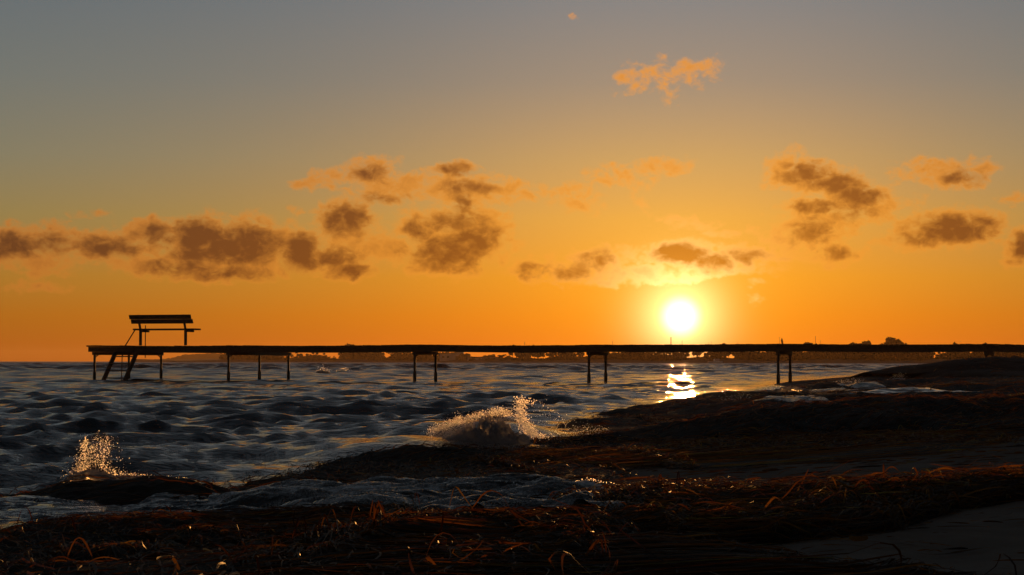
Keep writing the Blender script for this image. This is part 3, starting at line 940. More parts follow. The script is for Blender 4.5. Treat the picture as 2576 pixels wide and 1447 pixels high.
from mathutils.bvhtree import BVHTree
_bv, _bf, _bo = [], [], 0
for _P in HEAPS:
    nu_, nv_ = _P.shape[:2]
    _bv.append(_P.reshape(-1, 3)); _bf.append(grid_faces(nu_, nv_) + _bo); _bo += nu_ * nv_
BVH = BVHTree.FromPolygons([Vector(v_) for v_ in np.concatenate(_bv)], np.concatenate(_bf).tolist())


def wash(px, py, rx, ry, seed, label, mat=None, h=0.012, thr=-0.05):
    """water and foam lying in the hollows of the seaweed"""
    hit = BVH.ray_cast(Vector((0, 0, CAM_Z)), Vector(ray(px, py)))[0]
    if hit is None:
        return
    n_ = 90
    A, B = np.meshgrid(np.linspace(-1, 1, n_), np.linspace(-1, 1, n_), indexing='ij')
    x, y = hit.x + A * rx, hit.y + B * ry
    z = np.array([(lambda r_: r_.z if r_ is not None else -5.0)(BVH.ray_cast(Vector((a, b_, 3.0)), Vector((0, 0, -1)))[0]) for a, b_ in zip(x.ravel(), y.ravel())]).reshape(x.shape)
    k = np.hanning(13); k /= k.sum()
    zs_ = np.apply_along_axis(lambda q: np.convolve(np.pad(q, 6, mode='edge'), k, 'valid'), 0, z)
    zs_ = np.apply_along_axis(lambda q: np.convolve(np.pad(q, 6, mode='edge'), k, 'valid'), 1, zs_)
    m_ = 1 - (A * A + B * B) + 0.9 * fbm(x * 1.6 / rx + seed, y * 1.6 / ry, 4)
    z2 = zs_ + h + 0.010 * fbm(x * 6, y * 5, 4) - 0.05 * (1 - smoothstep(m_, thr, thr + 0.35))
    f = grid_faces(n_, n_)
    f = f[((m_.ravel()[f] > thr) & (z.ravel()[f] > -1)).all(1)]
    if len(f):
        used = np.unique(f); rm = np.zeros(n_ * n_, int); rm[used] = np.arange(len(used))
        tag(link('wash', mesh_np('wash', np.stack([x, y, z2], -1).reshape(-1, 3)[used], rm[f]), mat or M_SWASH), kind='stuff', label=label)


wash(1990, 1000, 0.4, 0.7, 4.0, 'foamy wash below the right pile pair', thr=0.2)
wash(2100, 983, 0.5, 0.9, 5.0, 'wash running up beside the breaking crest', thr=0.2)
wash(2265, 984, 0.9, 0.4, 6.0, 'narrow bright strip of water on the flat seaweed layer', M_POOL)
wash(2180, 965, 0.4, 0.8, 7.0, 'wash at the waterline left of the steep bank', thr=0.2)
wash(1500, 1160, 0.22, 0.16, 8.0, 'little wet hollow on the front ridge', M_POOL)


def icosa():
    p = (1 + 5 ** .5) / 2
    v = np.array([(-1, p, 0), (1, p, 0), (-1, -p, 0), (1, -p, 0), (0, -1, p), (0, 1, p), (0, -1, -p), (0, 1, -p), (p, 0, -1), (p, 0, 1), (-p, 0, -1), (-p, 0, 1)], float)
    v /= np.linalg.norm(v[0])
    f = np.array([(0, 11, 5), (0, 5, 1), (0, 1, 7), (0, 7, 10), (0, 10, 11), (1, 5, 9), (5, 11, 4), (11, 10, 2), (10, 7, 6), (7, 1, 8), (3, 9, 4), (3, 4, 2), (3, 2, 6), (3, 6, 8), (3, 8, 9), (4, 9, 5), (2, 4, 11), (6, 2, 10), (8, 6, 7), (9, 8, 1)])
    return v, f


IV, IF = icosa()


def drops_mesh(name, C, R, rng, stretch=1.6):
    n = len(C)
    s = 1 + (stretch - 1) * rng.random((n, 1)) ** 2
    ax = rng.normal(0, 1, (n, 3)); ax /= np.linalg.norm(ax, axis=1, keepdims=True)
    V = IV[None] * R[:, None, None] * 0.78
    V = V + ax[:, None] * ((V * ax[:, None]).sum(2, keepdims=True)) * (s[:, None] - 1)
    V = V + C[:, None]
    f = (IF[None] + (np.arange(n) * 12)[:, None, None]).reshape(-1, 3)
    return mesh_np(name, V.reshape(-1, 3), f)


def lumpy(name, C, rx, ry, rz, rng, rough=0.35, n=40, scale=3.0):
    """froth lump: half dome with bubbly relief"""
    a = np.linspace(0, 2 * math.pi, n); b_ = np.linspace(-0.25, math.pi / 2, n // 2)
    A, B = np.meshgrid(a, b_, indexing='ij')
    x, y, z = np.cos(A) * np.cos(B), np.sin(A) * np.cos(B), np.sin(B)
    k = 1 + rough * (fbm(x * scale + C[0] * 9 + z * 2, y * scale + C[1] * 7 + z * 3, 4, 0.6)) + 0.4 * rough * np.abs(fbm(x * 9 + z * 7, y * 9 - z * 5, 2))
    P = np.stack([C[0] + x * rx * k, C[1] + y * ry * k, C[2] + z * rz * k], -1)
    return P.reshape(-1, 3), grid_faces(n, n // 2)


def join_np(parts):
    V, Fc, o = [], [], 0
    for v, f in parts:
        V.append(v); Fc.append(f + o); o += len(v)
    return np.concatenate(V), np.concatenate(Fc)


def splash(label, base, groups, lumps, seed, group='splashes thrown up by the surf'):
    """groups: (list of (px,py) path points, depth, spread_px, spread_depth, n, rmin_px, rmax_px)"""
    rng = np.random.default_rng(seed)
    o = at_depth(*base)
    root = empty('splash', tuple(o))
    tag(root, label, 'splash', group)
    for part, mat_ in (('spray', M_DROP), ('mist', M_MIST)):
        C, R = [], []
        for g_ in groups:
            if (len(g_) > 7) != (part == 'mist'):
                continue
            path, dep, sp, sd, n, r0, r1 = g_[:7]
            path = np.array(path, float)
            tt_ = rng.random(n) * (len(path) - 1)
            i = np.clip(tt_.astype(int), 0, len(path) - 2); fr = (tt_ - i)[:, None]
            p = path[i] * (1 - fr) + path[i + 1] * fr + rng.normal(0, 1, (n, 2)) * np.array(sp if hasattr(sp, '__len__') else (sp, sp))
            dd = dep + rng.normal(0, sd, n)
            for q, d_ in zip(p, dd):
                C.append(at_depth(q[0], q[1], d_))
            R.append((r0 + (r1 - r0) * rng.random(n) ** 2.5) * dep / F)
        if C:
            tag(link(part, drops_mesh(part, np.array(C) - o, np.concatenate(R), rng), mat_, root), kind='stuff')
    for (px, py, dep, rx, ry, rz) in lumps:
        k = dep / F
        link('froth', mesh_np('froth', *lumpy('froth', at_depth(px, py, dep) - o, rx * k, ry * k, rz * k, rng, n=48, rough=0.6)), M_MIST, root)
    return root


splash('small tall splash with clear droplets at the left', (240, 1215, 8.75),
       [([(195, 1215), (205, 1180), (215, 1140), (212, 1108)], 8.8, 7, 0.04, 620, 0.35, 2.2),
        ([(270, 1205), (262, 1170), (258, 1140), (272, 1112)], 8.85, 9, 0.04, 460, 0.35, 2.0),
        ([(165, 1205), (200, 1180), (240, 1165), (290, 1185), (340, 1198)], 8.8, 7, 0.05, 420, 0.35, 1.8),
        ([(280, 1190), (340, 1197), (400, 1203), (470, 1206)], 8.75, (6, 3.5), 0.06, 300, 0.8, 2.6),
        ([(200, 1110), (295, 1120), (310, 1160)], 8.8, 10, 0.05, 26, 1.2, 2.6),
        ([(190, 1200), (205, 1160), (235, 1120), (268, 1110)], 8.8, (13, 14), 0.05, 520, 0.4, 1.6),
        ([(185, 1205), (240, 1180), (262, 1120)], 8.82, (20, 10), 0.05, 900, 0.3, 1.0, 1),
        ([(205, 1190), (225, 1150), (240, 1135), (255, 1160)], 8.8, (9, 12), 0.05, 300, 0.4, 1.7),
        ([(200, 1120), (215, 1160), (255, 1150), (240, 1195), (180, 1205)], 8.75, (14, 10), 0.03, 14, 2.0, 3.6)],
       [(230, 1212, 8.75, 60, 22, 22), (330, 1214, 8.72, 60, 20, 14)], 41)
splash('big white splash with a gold lit plume in the middle of the shore', (1200, 1150, 12.3),
       [([(1080, 1088), (1105, 1076), (1125, 1070), (1150, 1056), (1165, 1060), (1190, 1047), (1215, 1046), (1240, 1036), (1262, 1034), (1285, 1044)], 12.7, (7, 5), 0.06, 3600, 0.3, 1.4),
        ([(1148, 1062), (1150, 1040)], 12.7, (3, 4), 0.03, 30, 0.6, 1.4),
        ([(1312, 1010), (1306, 1030), (1312, 1050), (1318, 1065), (1330, 1082), (1345, 1094)], 12.9, (8, 7), 0.10, 2200, 0.35, 2.0),
        ([(1296, 1000), (1315, 1006), (1345, 1014)], 12.9, (8, 5), 0.06, 90, 0.8, 2.4),
        ([(1322, 1092), (1345, 1095), (1374, 1099)], 12.9, (9, 3), 0.06, 420, 0.7, 2.3),
        ([(1350, 1024), (1375, 1050), (1400, 1068), (1460, 1078)], 12.9, (24, 14), 0.1, 170, 0.5, 1.5),
        ([(1380, 1094), (1430, 1088), (1480, 1083), (1530, 1084)], 13.1, (12, 7), 0.1, 900, 0.3, 1.1),
        ([(1115, 1092), (1165, 1072), (1225, 1058), (1285, 1062)], 12.45, (18, 11), 0.08, 5200, 0.35, 1.3, 1),
        ([(1110, 1112), (1160, 1105), (1220, 1100), (1295, 1105)], 12.3, (24, 16), 0.1, 5600, 0.35, 1.4, 1),
        ([(1150, 1140), (1190, 1135), (1250, 1128), (1310, 1110)], 12.2, (24, 11), 0.1, 3000, 0.35, 1.4, 1)],
       [(1140, 1138, 12.55, 42, 22, 36), (1180, 1138, 12.6, 42, 22, 52), (1225, 1136, 12.6, 40, 22, 64), (1265, 1130, 12.6, 40, 22, 56), (1300, 1122, 12.6, 30, 20, 30)], 42)
splash('breaking crest with orange sparkles beside the right pile pair', (2110, 975, 32),
       [([(2090, 975), (2110, 963), (2140, 960), (2165, 958)], 32, (8, 4), 0.2, 420, 0.25, 1.0), ([(2120, 980), (2150, 975), (2180, 978)], 31.8, (14, 5), 0.2, 300, 0.25, 0.9)],
       [(2140, 983, 32, 40, 30, 16), (2180, 982, 32, 30, 30, 12)], 43)
splash('low churned surf with sparkles under the right pile pair', (1990, 985, 28),
       [([(1930, 985), (1970, 976), (2010, 982), (2040, 990)], 28.4, (12, 6), 0.2, 460, 0.25, 0.9), ([(1800, 1012), (1850, 1000), (1880, 1008)], 26, (14, 7), 0.2, 300, 0.25, 0.9)],
       [(1985, 990, 28.2, 50, 30, 12), (1850, 1020, 25.5, 40, 30, 12)], 44)
splash('tiny orange lit splash at the foot of the steep bank', (2366, 922, 70),
       [([(2350, 925), (2365, 917), (2385, 921)], 70, (5, 2.5), 0.3, 160, 0.25, 0.8)], [(2366, 927, 70, 22, 16, 6)], 45)
splash('little lit jet on the wet ridge behind the black bank', (2262, 952, 38),
       [([(2240, 955), (2262, 945), (2280, 955)], 39, (6, 4), 0.2, 160, 0.25, 0.8)], [(2260, 960, 39, 16, 10, 8)], 46)
splash('whitecap puff on the open water left of the middle piles', (812, 938, 95),
       [([(800, 935), (812, 927), (826, 934)], 95, (6, 4), 0.3, 160, 0.3, 0.9)], [(812, 940, 95, 16, 30, 6)], 47, group='whitecaps on the open water')
splash('smaller whitecap right beside the first puff', (862, 934, 105),
       [([(850, 934), (866, 929), (880, 933)], 105, (5, 2.5), 0.3, 90, 0.3, 0.8)], [(862, 937, 105, 16, 30, 4)], 48, group='whitecaps on the open water')

# froth pile at the end of the wash
rngf = np.random.default_rng(50)
o = at_depth(1490, 1285, 7.4)
parts = []
for i in range(110):
    fx, fy = rngf.random(), rngf.random()
    px = 1385 + 185 * fx; py = 1292 - (74 * (1 - abs(fx - 0.45) * 1.1)) * fy
    dep = 7.0 + 0.9 * fy
    k = dep / F
    r = (6 + 17 * rngf.random() ** 1.6)
    parts.append(lumpy('f', at_depth(px, py, dep) - o + np.array([0, 0, -0.006]), r * 1.4 * k, r * 1.6 * k, r * 0.8 * k, rngf, n=22, rough=0.7, scale=2.2))
v, f = join_np(parts)
fr = link('froth_pile', mesh_np('froth_pile', v, f), M_FOAM, None, tuple(o))
tag(fr, 'grey pile of thick froth at the right end of the wash', 'froth')

C = []
for path, n in (([(1250, 1208), (1310, 1218), (1345, 1224), (1380, 1246)], 90), ([(1400, 1240), (1440, 1214), (1480, 1205), (1530, 1216), (1600, 1226)], 170)):
    path = np.array(path, float)
    for q in rngf.random(n) * (len(path) - 1):
        i = int(q); p_ = path[i] * (1 - q + i) + path[i + 1] * (q - i)
        C.append(at_depth(p_[0] + rngf.normal(0, 3), p_[1] + rngf.normal(0, 1.8), 7.9 + rngf.normal(0, 0.04)) - o)
tag(link('bubbles', drops_mesh('bubbles', np.array(C), rngf.uniform(0.7, 2.4, len(C)) * 7.9 / F, rngf), M_DROP, fr), kind='stuff')

# ------------------------------------------------------------------ pier
VP1 = -13362.0
D0 = 60.6
dep = lambda px: D0 * (238 - VP1) / (px - VP1)
p_a, p_b = at_depth(238, 900, dep(238)), at_depth(1957, 900, dep(1957))
AX = (p_b - p_a); AX[2] = 0; AX /= np.linalg.norm(AX)
BX = np.array([-AX[1], AX[0], 0.0])
UP = np.array([0, 0, 1.0])
DECK = 1.075
P0 = np.array([p_a[0], p_a[1], 0.0])


def along(px):
    """distance along the near edge of the pier at a picture column"""
    # solve for s with the column of P0 + AX*s
    lo, hi = -5.0, 60.0
    for _ in range(60):
        mid_ = (lo + hi) / 2
        q_ = P0 + AX * mid_
        c_ = 1288 + F * q_[0] / q_[1]
        lo, hi = (mid_, hi) if c_ < px else (lo, mid_)
    return (lo + hi) / 2


pier = empty('pier', tuple(P0), 0)
tag(pier, 'long narrow wooden bathing pier on thin piles crossing the whole view', 'pier')
L3 = lambda s, b, z: AX * s + BX * b + UP * z       # pier-local coordinates (pier empty has no rotation)
WALK, HEAD = 1.7, 4.15
s_end = along(222) - 0.02
s_headend = along(575) + 0.15
s_root = along(2490)
s_tip = s_root + 6.0
rngp = np.random.default_rng(5)
ang_ax = math.atan2(AX[1], AX[0])


SPANS = [along(p) for p in (238, 575, 1043, 1481, 1957, 2480)]


def deck_z(s):
    sag = 0.0
    if SPANS:
        for a_, b_ in zip(SPANS[:-1], SPANS[1:]):
            if a_ < s < b_:
                sag = 0.026 * math.sin(math.pi * (s - a_) / (b_ - a_)) * (0.6 + 0.4 * math.sin(a_ * 3.1))
    return DECK - sag - 0.035 * max(0.0, s - s_root) - 0.012 * max(0, s - s_root - 1) - 0.008 * math.sin(s * 0.5)


def plank_mesh(length, w, th):
    mb = MB().box((0, 0, 0), ((1, 0, 0), (0, 1, 0), UP), (w / 2, length / 2, th / 2))
    return mb.mesh('plank')


PW = 0.142
pm_w = plank_mesh(WALK + 0.16, PW - 0.012, 0.042); pm_w.materials.append(M_WOOD)
pm_h = plank_mesh(HEAD + 0.16, PW - 0.012, 0.042); pm_h.materials.append(M_WOOD)
s = s_end
while s < s_tip:
    head = s < s_headend
    o = bpy.data.objects.new('plank', pm_h if head else pm_w)
    COL.objects.link(o)
    o.parent = pier
    z = deck_z(s) - 0.021 + rngp.normal(0, 0.0022)
    o.location = L3(s + PW / 2, (HEAD if head else WALK) / 2 + rngp.normal(0, 0.008), z)
    o.rotation_euler = (rngp.normal(0, 0.002), rngp.normal(0, 0.006) + 0.03 * (s > s_root), ang_ax + rngp.normal(0, 0.003))
    s += PW

stations = [238, 575, 1043, 1481, 1957, 2480]
ss = [along(p) for p in stations]
ss_ext = [s_end + 0.02] + ss[1:] + [s_tip]
for i in range(len(ss_ext) - 1):
    a0, a1 = ss_ext[i] + 0.002, ss_ext[i + 1] - 0.002
    offs = [0.04, HEAD / 2, HEAD - 0.04] if i == 0 else [0.04, WALK / 2, WALK - 0.04]
    for b_ in offs:
        sp_ = np.linspace(a0, a1, 9)
        mb = MB()
        for q0, q1 in zip(sp_[:-1], sp_[1:]):
            mb.bar(L3(q0, b_, deck_z(q0) - 0.043 - 0.078), L3(q1, b_, deck_z(q1) - 0.043 - 0.078), 0.06, 0.15)
        mb.build('stringer', M_WOOD, pier)


def pile(s, b, top, bottom, sleeve_top):
    mb = MB().tube([L3(s, b, bottom), L3(s, b, top)], 0.036, 10)
    p_ = mb.build('pile', M_STEEL, pier)
    MB().tube([L3(s, b, bottom - 0.01), L3(s, b, sleeve_top - 0.03), L3(s, b, sleeve_top)], [0.05, 0.049, 0.041], 12).build('sleeve', M_SLEEVE, p_)


for i, sv in enumerate(ss):
    wid = HEAD if i < 2 else WALK
    bs = [0.02, wid / 2, wid - 0.02] if i < 2 else [0.02, wid - 0.02]
    zt = deck_z(sv) - 0.2
    cap = MB().bar(L3(sv, -0.06, zt - 0.045), L3(sv, wid + 0.06, zt - 0.045), 0.09, 0.09)
    cap.build('cross_beam', M_WOOD, pier)
    gz = lambda b_: float(ground(*(P0 + L3(sv, b_, 0))[:2]))
    for b_ in bs:
        if i < 5:
            pile(sv, b_, zt - 0.0905, min(gz(b_), -0.35) - 0.3, 0.30 + rngp.normal(0, 0.02))
        else:
            pile(sv, b_, zt - 0.0905, gz(b_) - 0.3, gz(b_) + 0.1)
    # curved corner braces
    ends_ = [(bs[0], 1), (bs[-1], -1)]
    for b_, sg in ends_:
        z0 = zt - 0.092
        mb = MB().tube([L3(sv, b_ + sg * 0.03, z0 - 0.20), L3(sv, b_ + sg * 0.05, z0 - 0.09), L3(sv, b_ + sg * 0.10, z0 - 0.03), L3(sv, b_ + sg * 0.2, z0 - 0.005)], 0.018, 6)
        mb.build('corner_brace', M_STEEL, pier)
# bathing steps from the near edge of the head
st_s0 = along(322)
A_ = 0.36
top_z, bot_z, run = DECK - 0.25, -0.25, 0.75
lad = MB()
for sg in (-1, 1):
    lad.bar(L3(st_s0 + sg * A_ - 0.02, -0.09, top_z), L3(st_s0 + sg * A_ - 0.10, -0.09 - run, bot_z), 0.05, 0.14)
ladder = lad.build('ladder', M_WOOD, pier)
for k in range(5):
    f_ = 0.08 + 0.2 * k
    MB().box(L3(st_s0 - 0.02 - 0.08 * f_, -0.09 - run * f_, top_z + (bot_z - top_z) * f_), (AX, BX, UP), (A_ - 0.027, 0.085, 0.018)).build('tread', M_WOOD, ladder)
MB().tube([L3(st_s0 - 0.10, -0.14, 0.75), L3(st_s0 - 0.02, -0.1, DECK + 0.0), L3(st_s0 + 0.29, -0.04, DECK + 0.5)], 0.018, 8).build('handrail', M_STEEL, pier)
MB().tube([L3(along(366), 0.0, 0.70), L3(along(366), 0.0, DECK + 0.6)], 0.014, 8).build('handrail', M_STEEL, pier)
MB().tube([L3(along(321), -0.35, -0.4), L3(along(321), -0.30, DECK - 0.2)], 0.014, 8).build('handrail', M_STEEL, pier)

# bench on the pier head, its back to the camera
bb = 0.45
sA, sB = along(335), along(449)
bench = empty('bench', tuple(P0 + L3((sA + sB) / 2, bb, DECK)))
tag(bench, 'wooden bench with a leaning plank back standing on the pier head', 'bench')
bo = L3((sA + sB) / 2, bb, DECK)
LB = lambda s_, b_, z_: L3(s_ - (sA + sB) / 2, b_, z_)
ln_ = 0.30          # lean of the back towards the camera per metre
zs = 0.485
for sv in (sA, sB):
    MB().box(LB(sv, 0, 0.245), (AX, BX, UP), (0.035, 0.03, 0.245)).build('leg', M_WOOD, bench)
    MB().bar(LB(sv, 0.0, 0.45), LB(sv, -0.17, 0.92), 0.055, 0.045, up=BX).build('back_post', M_WOOD, bench)
    MB().box(LB(sv + 0.0, 0.26, zs - 0.055), (AX, BX, UP), (0.03, 0.23, 0.028)).build('seat_arm', M_WOOD, bench)
sl, sr = along(316), along(471)
for k in range(3):
    MB().box(LB((sl + sr) / 2 - 0.03, 0.10 + 0.15 * k, zs), (AX, BX, UP), ((sr - sl) / 2 + 0.0, 0.068, 0.025)).build('seat_plank', M_WOOD, bench)
tb = np.array(-0.17 * BX + 0.47 * UP); tb /= np.linalg.norm(tb)
nb = np.cross(AX, tb)
for k, (zc, sh) in enumerate(((0.72, 0.02), (0.855, -0.02))):
    cpt = LB((sl + sr) / 2 + sh, -0.17 * (zc - 0.45) / 0.47 - 0.045, zc)
    MB().box(cpt, (AX, tb, nb), ((sr - sl) / 2, 0.064, 0.02)).build('back_plank', M_WOOD, bench)

# ------------------------------------------------------------------ the far shore
def shore_D(px):
    return float(np.interp(px, [300, 600, 1500, 2400, 3200], [1350, 1150, 780, 640, 560]))


def far_pt(px, z=0.0, off=0.0):
    D = shore_D(px) + off
    r = ray(px, 900)
    return np.array([r[0] / r[1] * D, D, z])


pxs = np.linspace(330, 3300, 260)
rows = []
for off, z0 in ((-6, -0.5), (0, 0.15), (5, 0.7), (14, 1.2), (45, 1.6), (160, 1.8), (420, 1.5), (430, -1)):
    rows.append([far_pt(p, z0 * (1 + 0.25 * math.sin(p * 0.021 + off)) if z0 > 0 else z0, off) for p in pxs])
P = np.array(rows).transpose(1, 0, 2)
tag(link('far_shore', mesh_np('far_shore', P.reshape(-1, 3), grid_faces(len(pxs), 8)[:, ::-1]), M_SHORE), kind='structure', label='low dark far shore across the water')

# wooded hill at the left
rngh = np.random.default_rng(70)
px_h = np.linspace(355, 740, 90)
HD = 2300.0
crest_y = np.interp(px_h, [355, 395, 430, 455, 480, 505, 530, 545, 570, 600, 680, 740], [908, 905, 902, 895, 892, 892, 889, 888.5, 893, 899, 903, 907])
rows = []
for j, w in enumerate(np.linspace(-1, 1, 15)):
    r_ = []
    for p, cy in zip(px_h, crest_y):
        pt = at_depth(p, cy, HD)
        h = max(pt[2], 0.5) * max(0, 1 - abs(w) ** 1.8) + 1.0 * rngh.normal(0, 0.5) * (abs(w) < 0.9)
        r_.append((pt[0] * (1 + w * 150 / HD), HD + w * 150, h if abs(w) < 0.99 else -1))
    rows.append(r_)
P = np.array(rows).transpose(1, 0, 2)
tag(link('hill', mesh_np('hill', P.reshape(-1, 3), grid_faces(len(px_h), 15)[:, ::-1], False), M_LEAF), kind='structure', label='distant wooded hill behind the pier head')

# low scrub along the shore: nobody could count it
rngs = np.random.default_rng(71)


def leaf_cloud(C, R, n, size, rng, squash=1.0):
    """n small leaf-clump faces through an ellipsoid"""
    dirs = rng.normal(0, 1, (n, 3)); dirs /= np.linalg.norm(dirs, axis=1, keepdims=True)
    rr = rng.random((n, 1)) ** 0.4
    c = np.asarray(C) + dirs * rr * np.asarray(R)
    a = rng.normal(0, 1, (n, 3)); a /= np.linalg.norm(a, axis=1, keepdims=True)
    b_ = np.cross(a, rng.normal(0, 1, (n, 3))); b_ /= np.linalg.norm(b_, axis=1, keepdims=True) + 1e-9
    s_ = size * (0.6 + 0.8 * rng.random((n, 1)))
    V = np.stack([c - a * s_ - b_ * s_, c + a * s_ - b_ * s_, c + a * s_ * 0.8 + b_ * s_, c - a * s_ * 0.7 + b_ * s_], 1).reshape(-1, 3)
    return V, np.arange(4 * n).reshape(n, 4)


parts = []
for px in np.arange(560, 2900, 3.2):
    p_ = far_pt(px + rngs.normal(0, 2), 1.0, 12 + 30 * rngs.random())
    k = p_[1] / F
    hgt = (6 + 4 * rngs.random() + 4 * math.sin(px * 0.013) + 3 * math.sin(px * 0.05)) * k
    if 1180 < px < 1300:
        hgt *= 0.55
    parts.append(leaf_cloud(p_ + np.array([0, 0, hgt * 0.5]), (5.5 * k + 0.5, 2.0, hgt * 0.85), 90, 0.42, rngs))
v, f = join_np(parts)
tag(link('shrubbery', mesh_np('shrubbery', v, f, False), M_LEAF), kind='stuff', label='dense low scrub along the far shore')


def tree_proto(name, h, crown, rng, trunk_r, n, size, limbs=4):
    """crown: list of (x,y,z,rx,ry,rz)"""
    mb = MB()
    top = max(c[2] for c in crown)
    mb.tube([(0, 0, -1.0), (0.1, 0, h * 0.25), (0.0, 0.1, h * 0.55), (0.05, 0, top)], [trunk_r, trunk_r * 0.8, trunk_r * 0.5, trunk_r * 0.15], 6)
    for c in crown[:limbs]:
        mb.tube([(0.05, 0, h * 0.3), (c[0] * 0.6, c[1] * 0.6, (h * 0.3 + c[2]) / 2), (c[0], c[1], c[2])], [trunk_r * 0.4, trunk_r * 0.25, trunk_r * 0.1], 5)
    trunk = mb.mesh('trunk'); trunk.materials.append(M_BARK)
    v, f = join_np([leaf_cloud(c[:3], c[3:], n, size, rng) for c in crown])
    cm = mesh_np('crown', v, f, False); cm.materials.append(M_LEAF)
    return trunk, cm


rt = np.random.default_rng(72)


def crown_round(h, w, k, z0=0.3):
    out_ = []
    for i in range(k):
        a = rt.random() * 6.28; r = w * 0.55 * rt.random() ** 0.6; z = h * (z0 + (0.93 - z0) * rt.random())
        lim = math.sqrt(max(0.05, 1 - ((z / h - 0.6) / 0.45) ** 2))
        out_.append((math.cos(a) * r * lim, math.sin(a) * r * lim, z, w * 0.24, w * 0.24, h * 0.10))
    return out_


PROTO = [
    ('round', *tree_proto('t', 8, crown_round(8, 7, 13), rt, 0.22, 85, 0.36)),
    ('ragged', *tree_proto('t', 8, crown_round(8, 5, 9, 0.35), rt, 0.18, 80, 0.34)),
    ('broad', *tree_proto('t', 7, crown_round(7, 9, 15, 0.25), rt, 0.22, 85, 0.36)),
    ('tall', *tree_proto('t', 10, [(rt.normal(0, .25), rt.normal(0, .25), 1.8 + i * 0.85, 0.75, 0.75, 0.9) for i in range(10)], rt, 0.16, 40, 0.28)),
    ('sparse', *tree_proto('t', 8, crown_round(8, 5.5, 8, 0.45), rt, 0.16, 26, 0.30, 6)),
]


TREES = []


def add_tree(kind, px, top_y, label, group='trees along the far shore', off=None, wide=1.0):
    idx = {'round': 0, 'ragged': 1, 'broad': 2, 'tall': 3, 'sparse': 4}[kind]
    _, tm, cm = PROTO[idx]
    base_h = (8, 8, 7, 10, 8)[idx]
    off = 15 + 60 * rt.random() if off is None else off
    p_ = far_pt(px, 1.0, off)
    top = at_depth(px, top_y, p_[1])[2]
    sc_ = (top - p_[2]) / base_h
    root = empty('tree' if kind != 'tall' else 'poplar_tree', tuple(p_), rt.random() * 6.28)
    root.scale = (sc_ * wide, sc_ * wide, sc_)
    tag(root, label, 'tree', group)
    TREES.append((px, root))
    link('trunk', tm, None, root); link('crown', cm, None, root)
    return root


add_tree('broad', 2258, 848, 'tallest round tree rising above the right part of the pier deck', off=30, wide=0.75)
add_tree('broad', 2165, 858, 'rounded tree just showing over the deck left of the tallest tree', off=30, wide=0.8)
add_tree('tall', 1968, 853, 'slim poplar standing above the deck over the right pile pair', off=30, wide=0.55)
add_tree('ragged', 2403, 860, 'narrow block shaped tree above the deck near the shore end', off=30, wide=0.5)
add_tree('broad', 900, 865, 'flat topped tree just topping the deck right of the bench', off=40, wide=1.0)
add_tree('broad', 2050, 861, 'low bushy trees behind the two thin masts on the right', off=30, wide=0.9)
add_tree('ragged', 2480, 862, 'faint tree over the bend of the deck', off=30, wide=0.8)
dense = [(600, 700, 893, 14, 'round'), (700, 800, 886, 12, 'ragged'), (800, 860, 890, 15, 'broad'), (870, 960, 876, 11, 'round'), (985, 1042, 879, 12, 'ragged'),
         (1050, 1100, 884, 24, 'sparse'), (1108, 1140, 874, 14, 'ragged'), (1290, 1480, 873, 11, 'ragged'), (1480, 1520, 878, 14, 'sparse'), (1570, 1640, 876, 12, 'broad'), (1640, 1730, 874, 11, 'sparse'),
         (1745, 1960, 872, 12, 'ragged'), (1960, 2150, 874, 12, 'round'), (2150, 2330, 872, 11, 'broad'), (2345, 2378, 886, 14, 'round'), (2395, 2640, 872, 12, 'round')]
BAYS = [(575, 'left of the second pile group'), (740, 'among the second group of piles'), (1043, 'between second and third pile groups'), (1481, 'between third and fourth pile pairs'),
        (1690, 'just right of the fourth pile pair'), (1960, 'left of the fifth pile pair'), (2200, 'just right of the fifth pile pair'), (9999, 'behind the shore end')]
bay = lambda x: [b_ for l_, b_ in BAYS if x < l_][0]
LBL = {'round': 'round crowned far shore tree', 'ragged': 'ragged far shore tree',
       'broad': 'broad low far shore tree', 'sparse': 'sparse see through far shore tree'}
for x0, x1, ty, stp, kd in dense:
    x = x0
    while x < x1:
        kk = kd if rt.random() < 0.6 else random.choice(['round', 'ragged', 'sparse', 'broad'])
        add_tree(kk, x, ty + rt.normal(0, 4), LBL[kk] + ' ' + bay(x), wide=0.75 + 0.3 * rt.random())
        x += stp * (0.7 + 0.7 * rt.random())
for x in (1218, 1240, 1262, 1276):
    add_tree('broad', x, 893 + rt.normal(0, 1.5), 'small bush like tree in the open gap left of the sun', wide=1.0)


ORD = 'first second third fourth fifth sixth seventh eighth ninth tenth eleventh twelfth thirteenth fourteenth fifteenth sixteenth seventeenth eighteenth nineteenth twentieth'.split()
rows_ = {}
for px, o in sorted(TREES, key=lambda q: q[0]):
    if 'far shore tree' in o['label'] or 'bush like' in o['label']:
        rows_.setdefault(o['label'], []).append(o)
for lab, lst in rows_.items():
    if len(lst) > 1:
        for i, o in enumerate(lst):
            o['label'] = lab + ', ' + (ORD[i] + ' from left' if i < len(lst) - 1 else 'last at right')

# buildings on the shore
def far_box(mb, px0, px1, y0, y1, d, depth):
    """box whose front spans the picture columns and rows at distance d"""
    a, b_ = at_depth(px0, y1, d), at_depth(px1, y0, d)
    c = np.array([(a[0] + b_[0]) / 2, d + depth / 2, (a[2] + b_[2]) / 2])
    mb.box(c, ((1, 0, 0), (0, 1, 0), UP), (abs(b_[0] - a[0]) / 2, depth / 2, abs(b_[2] - a[2]) / 2))
    return mb


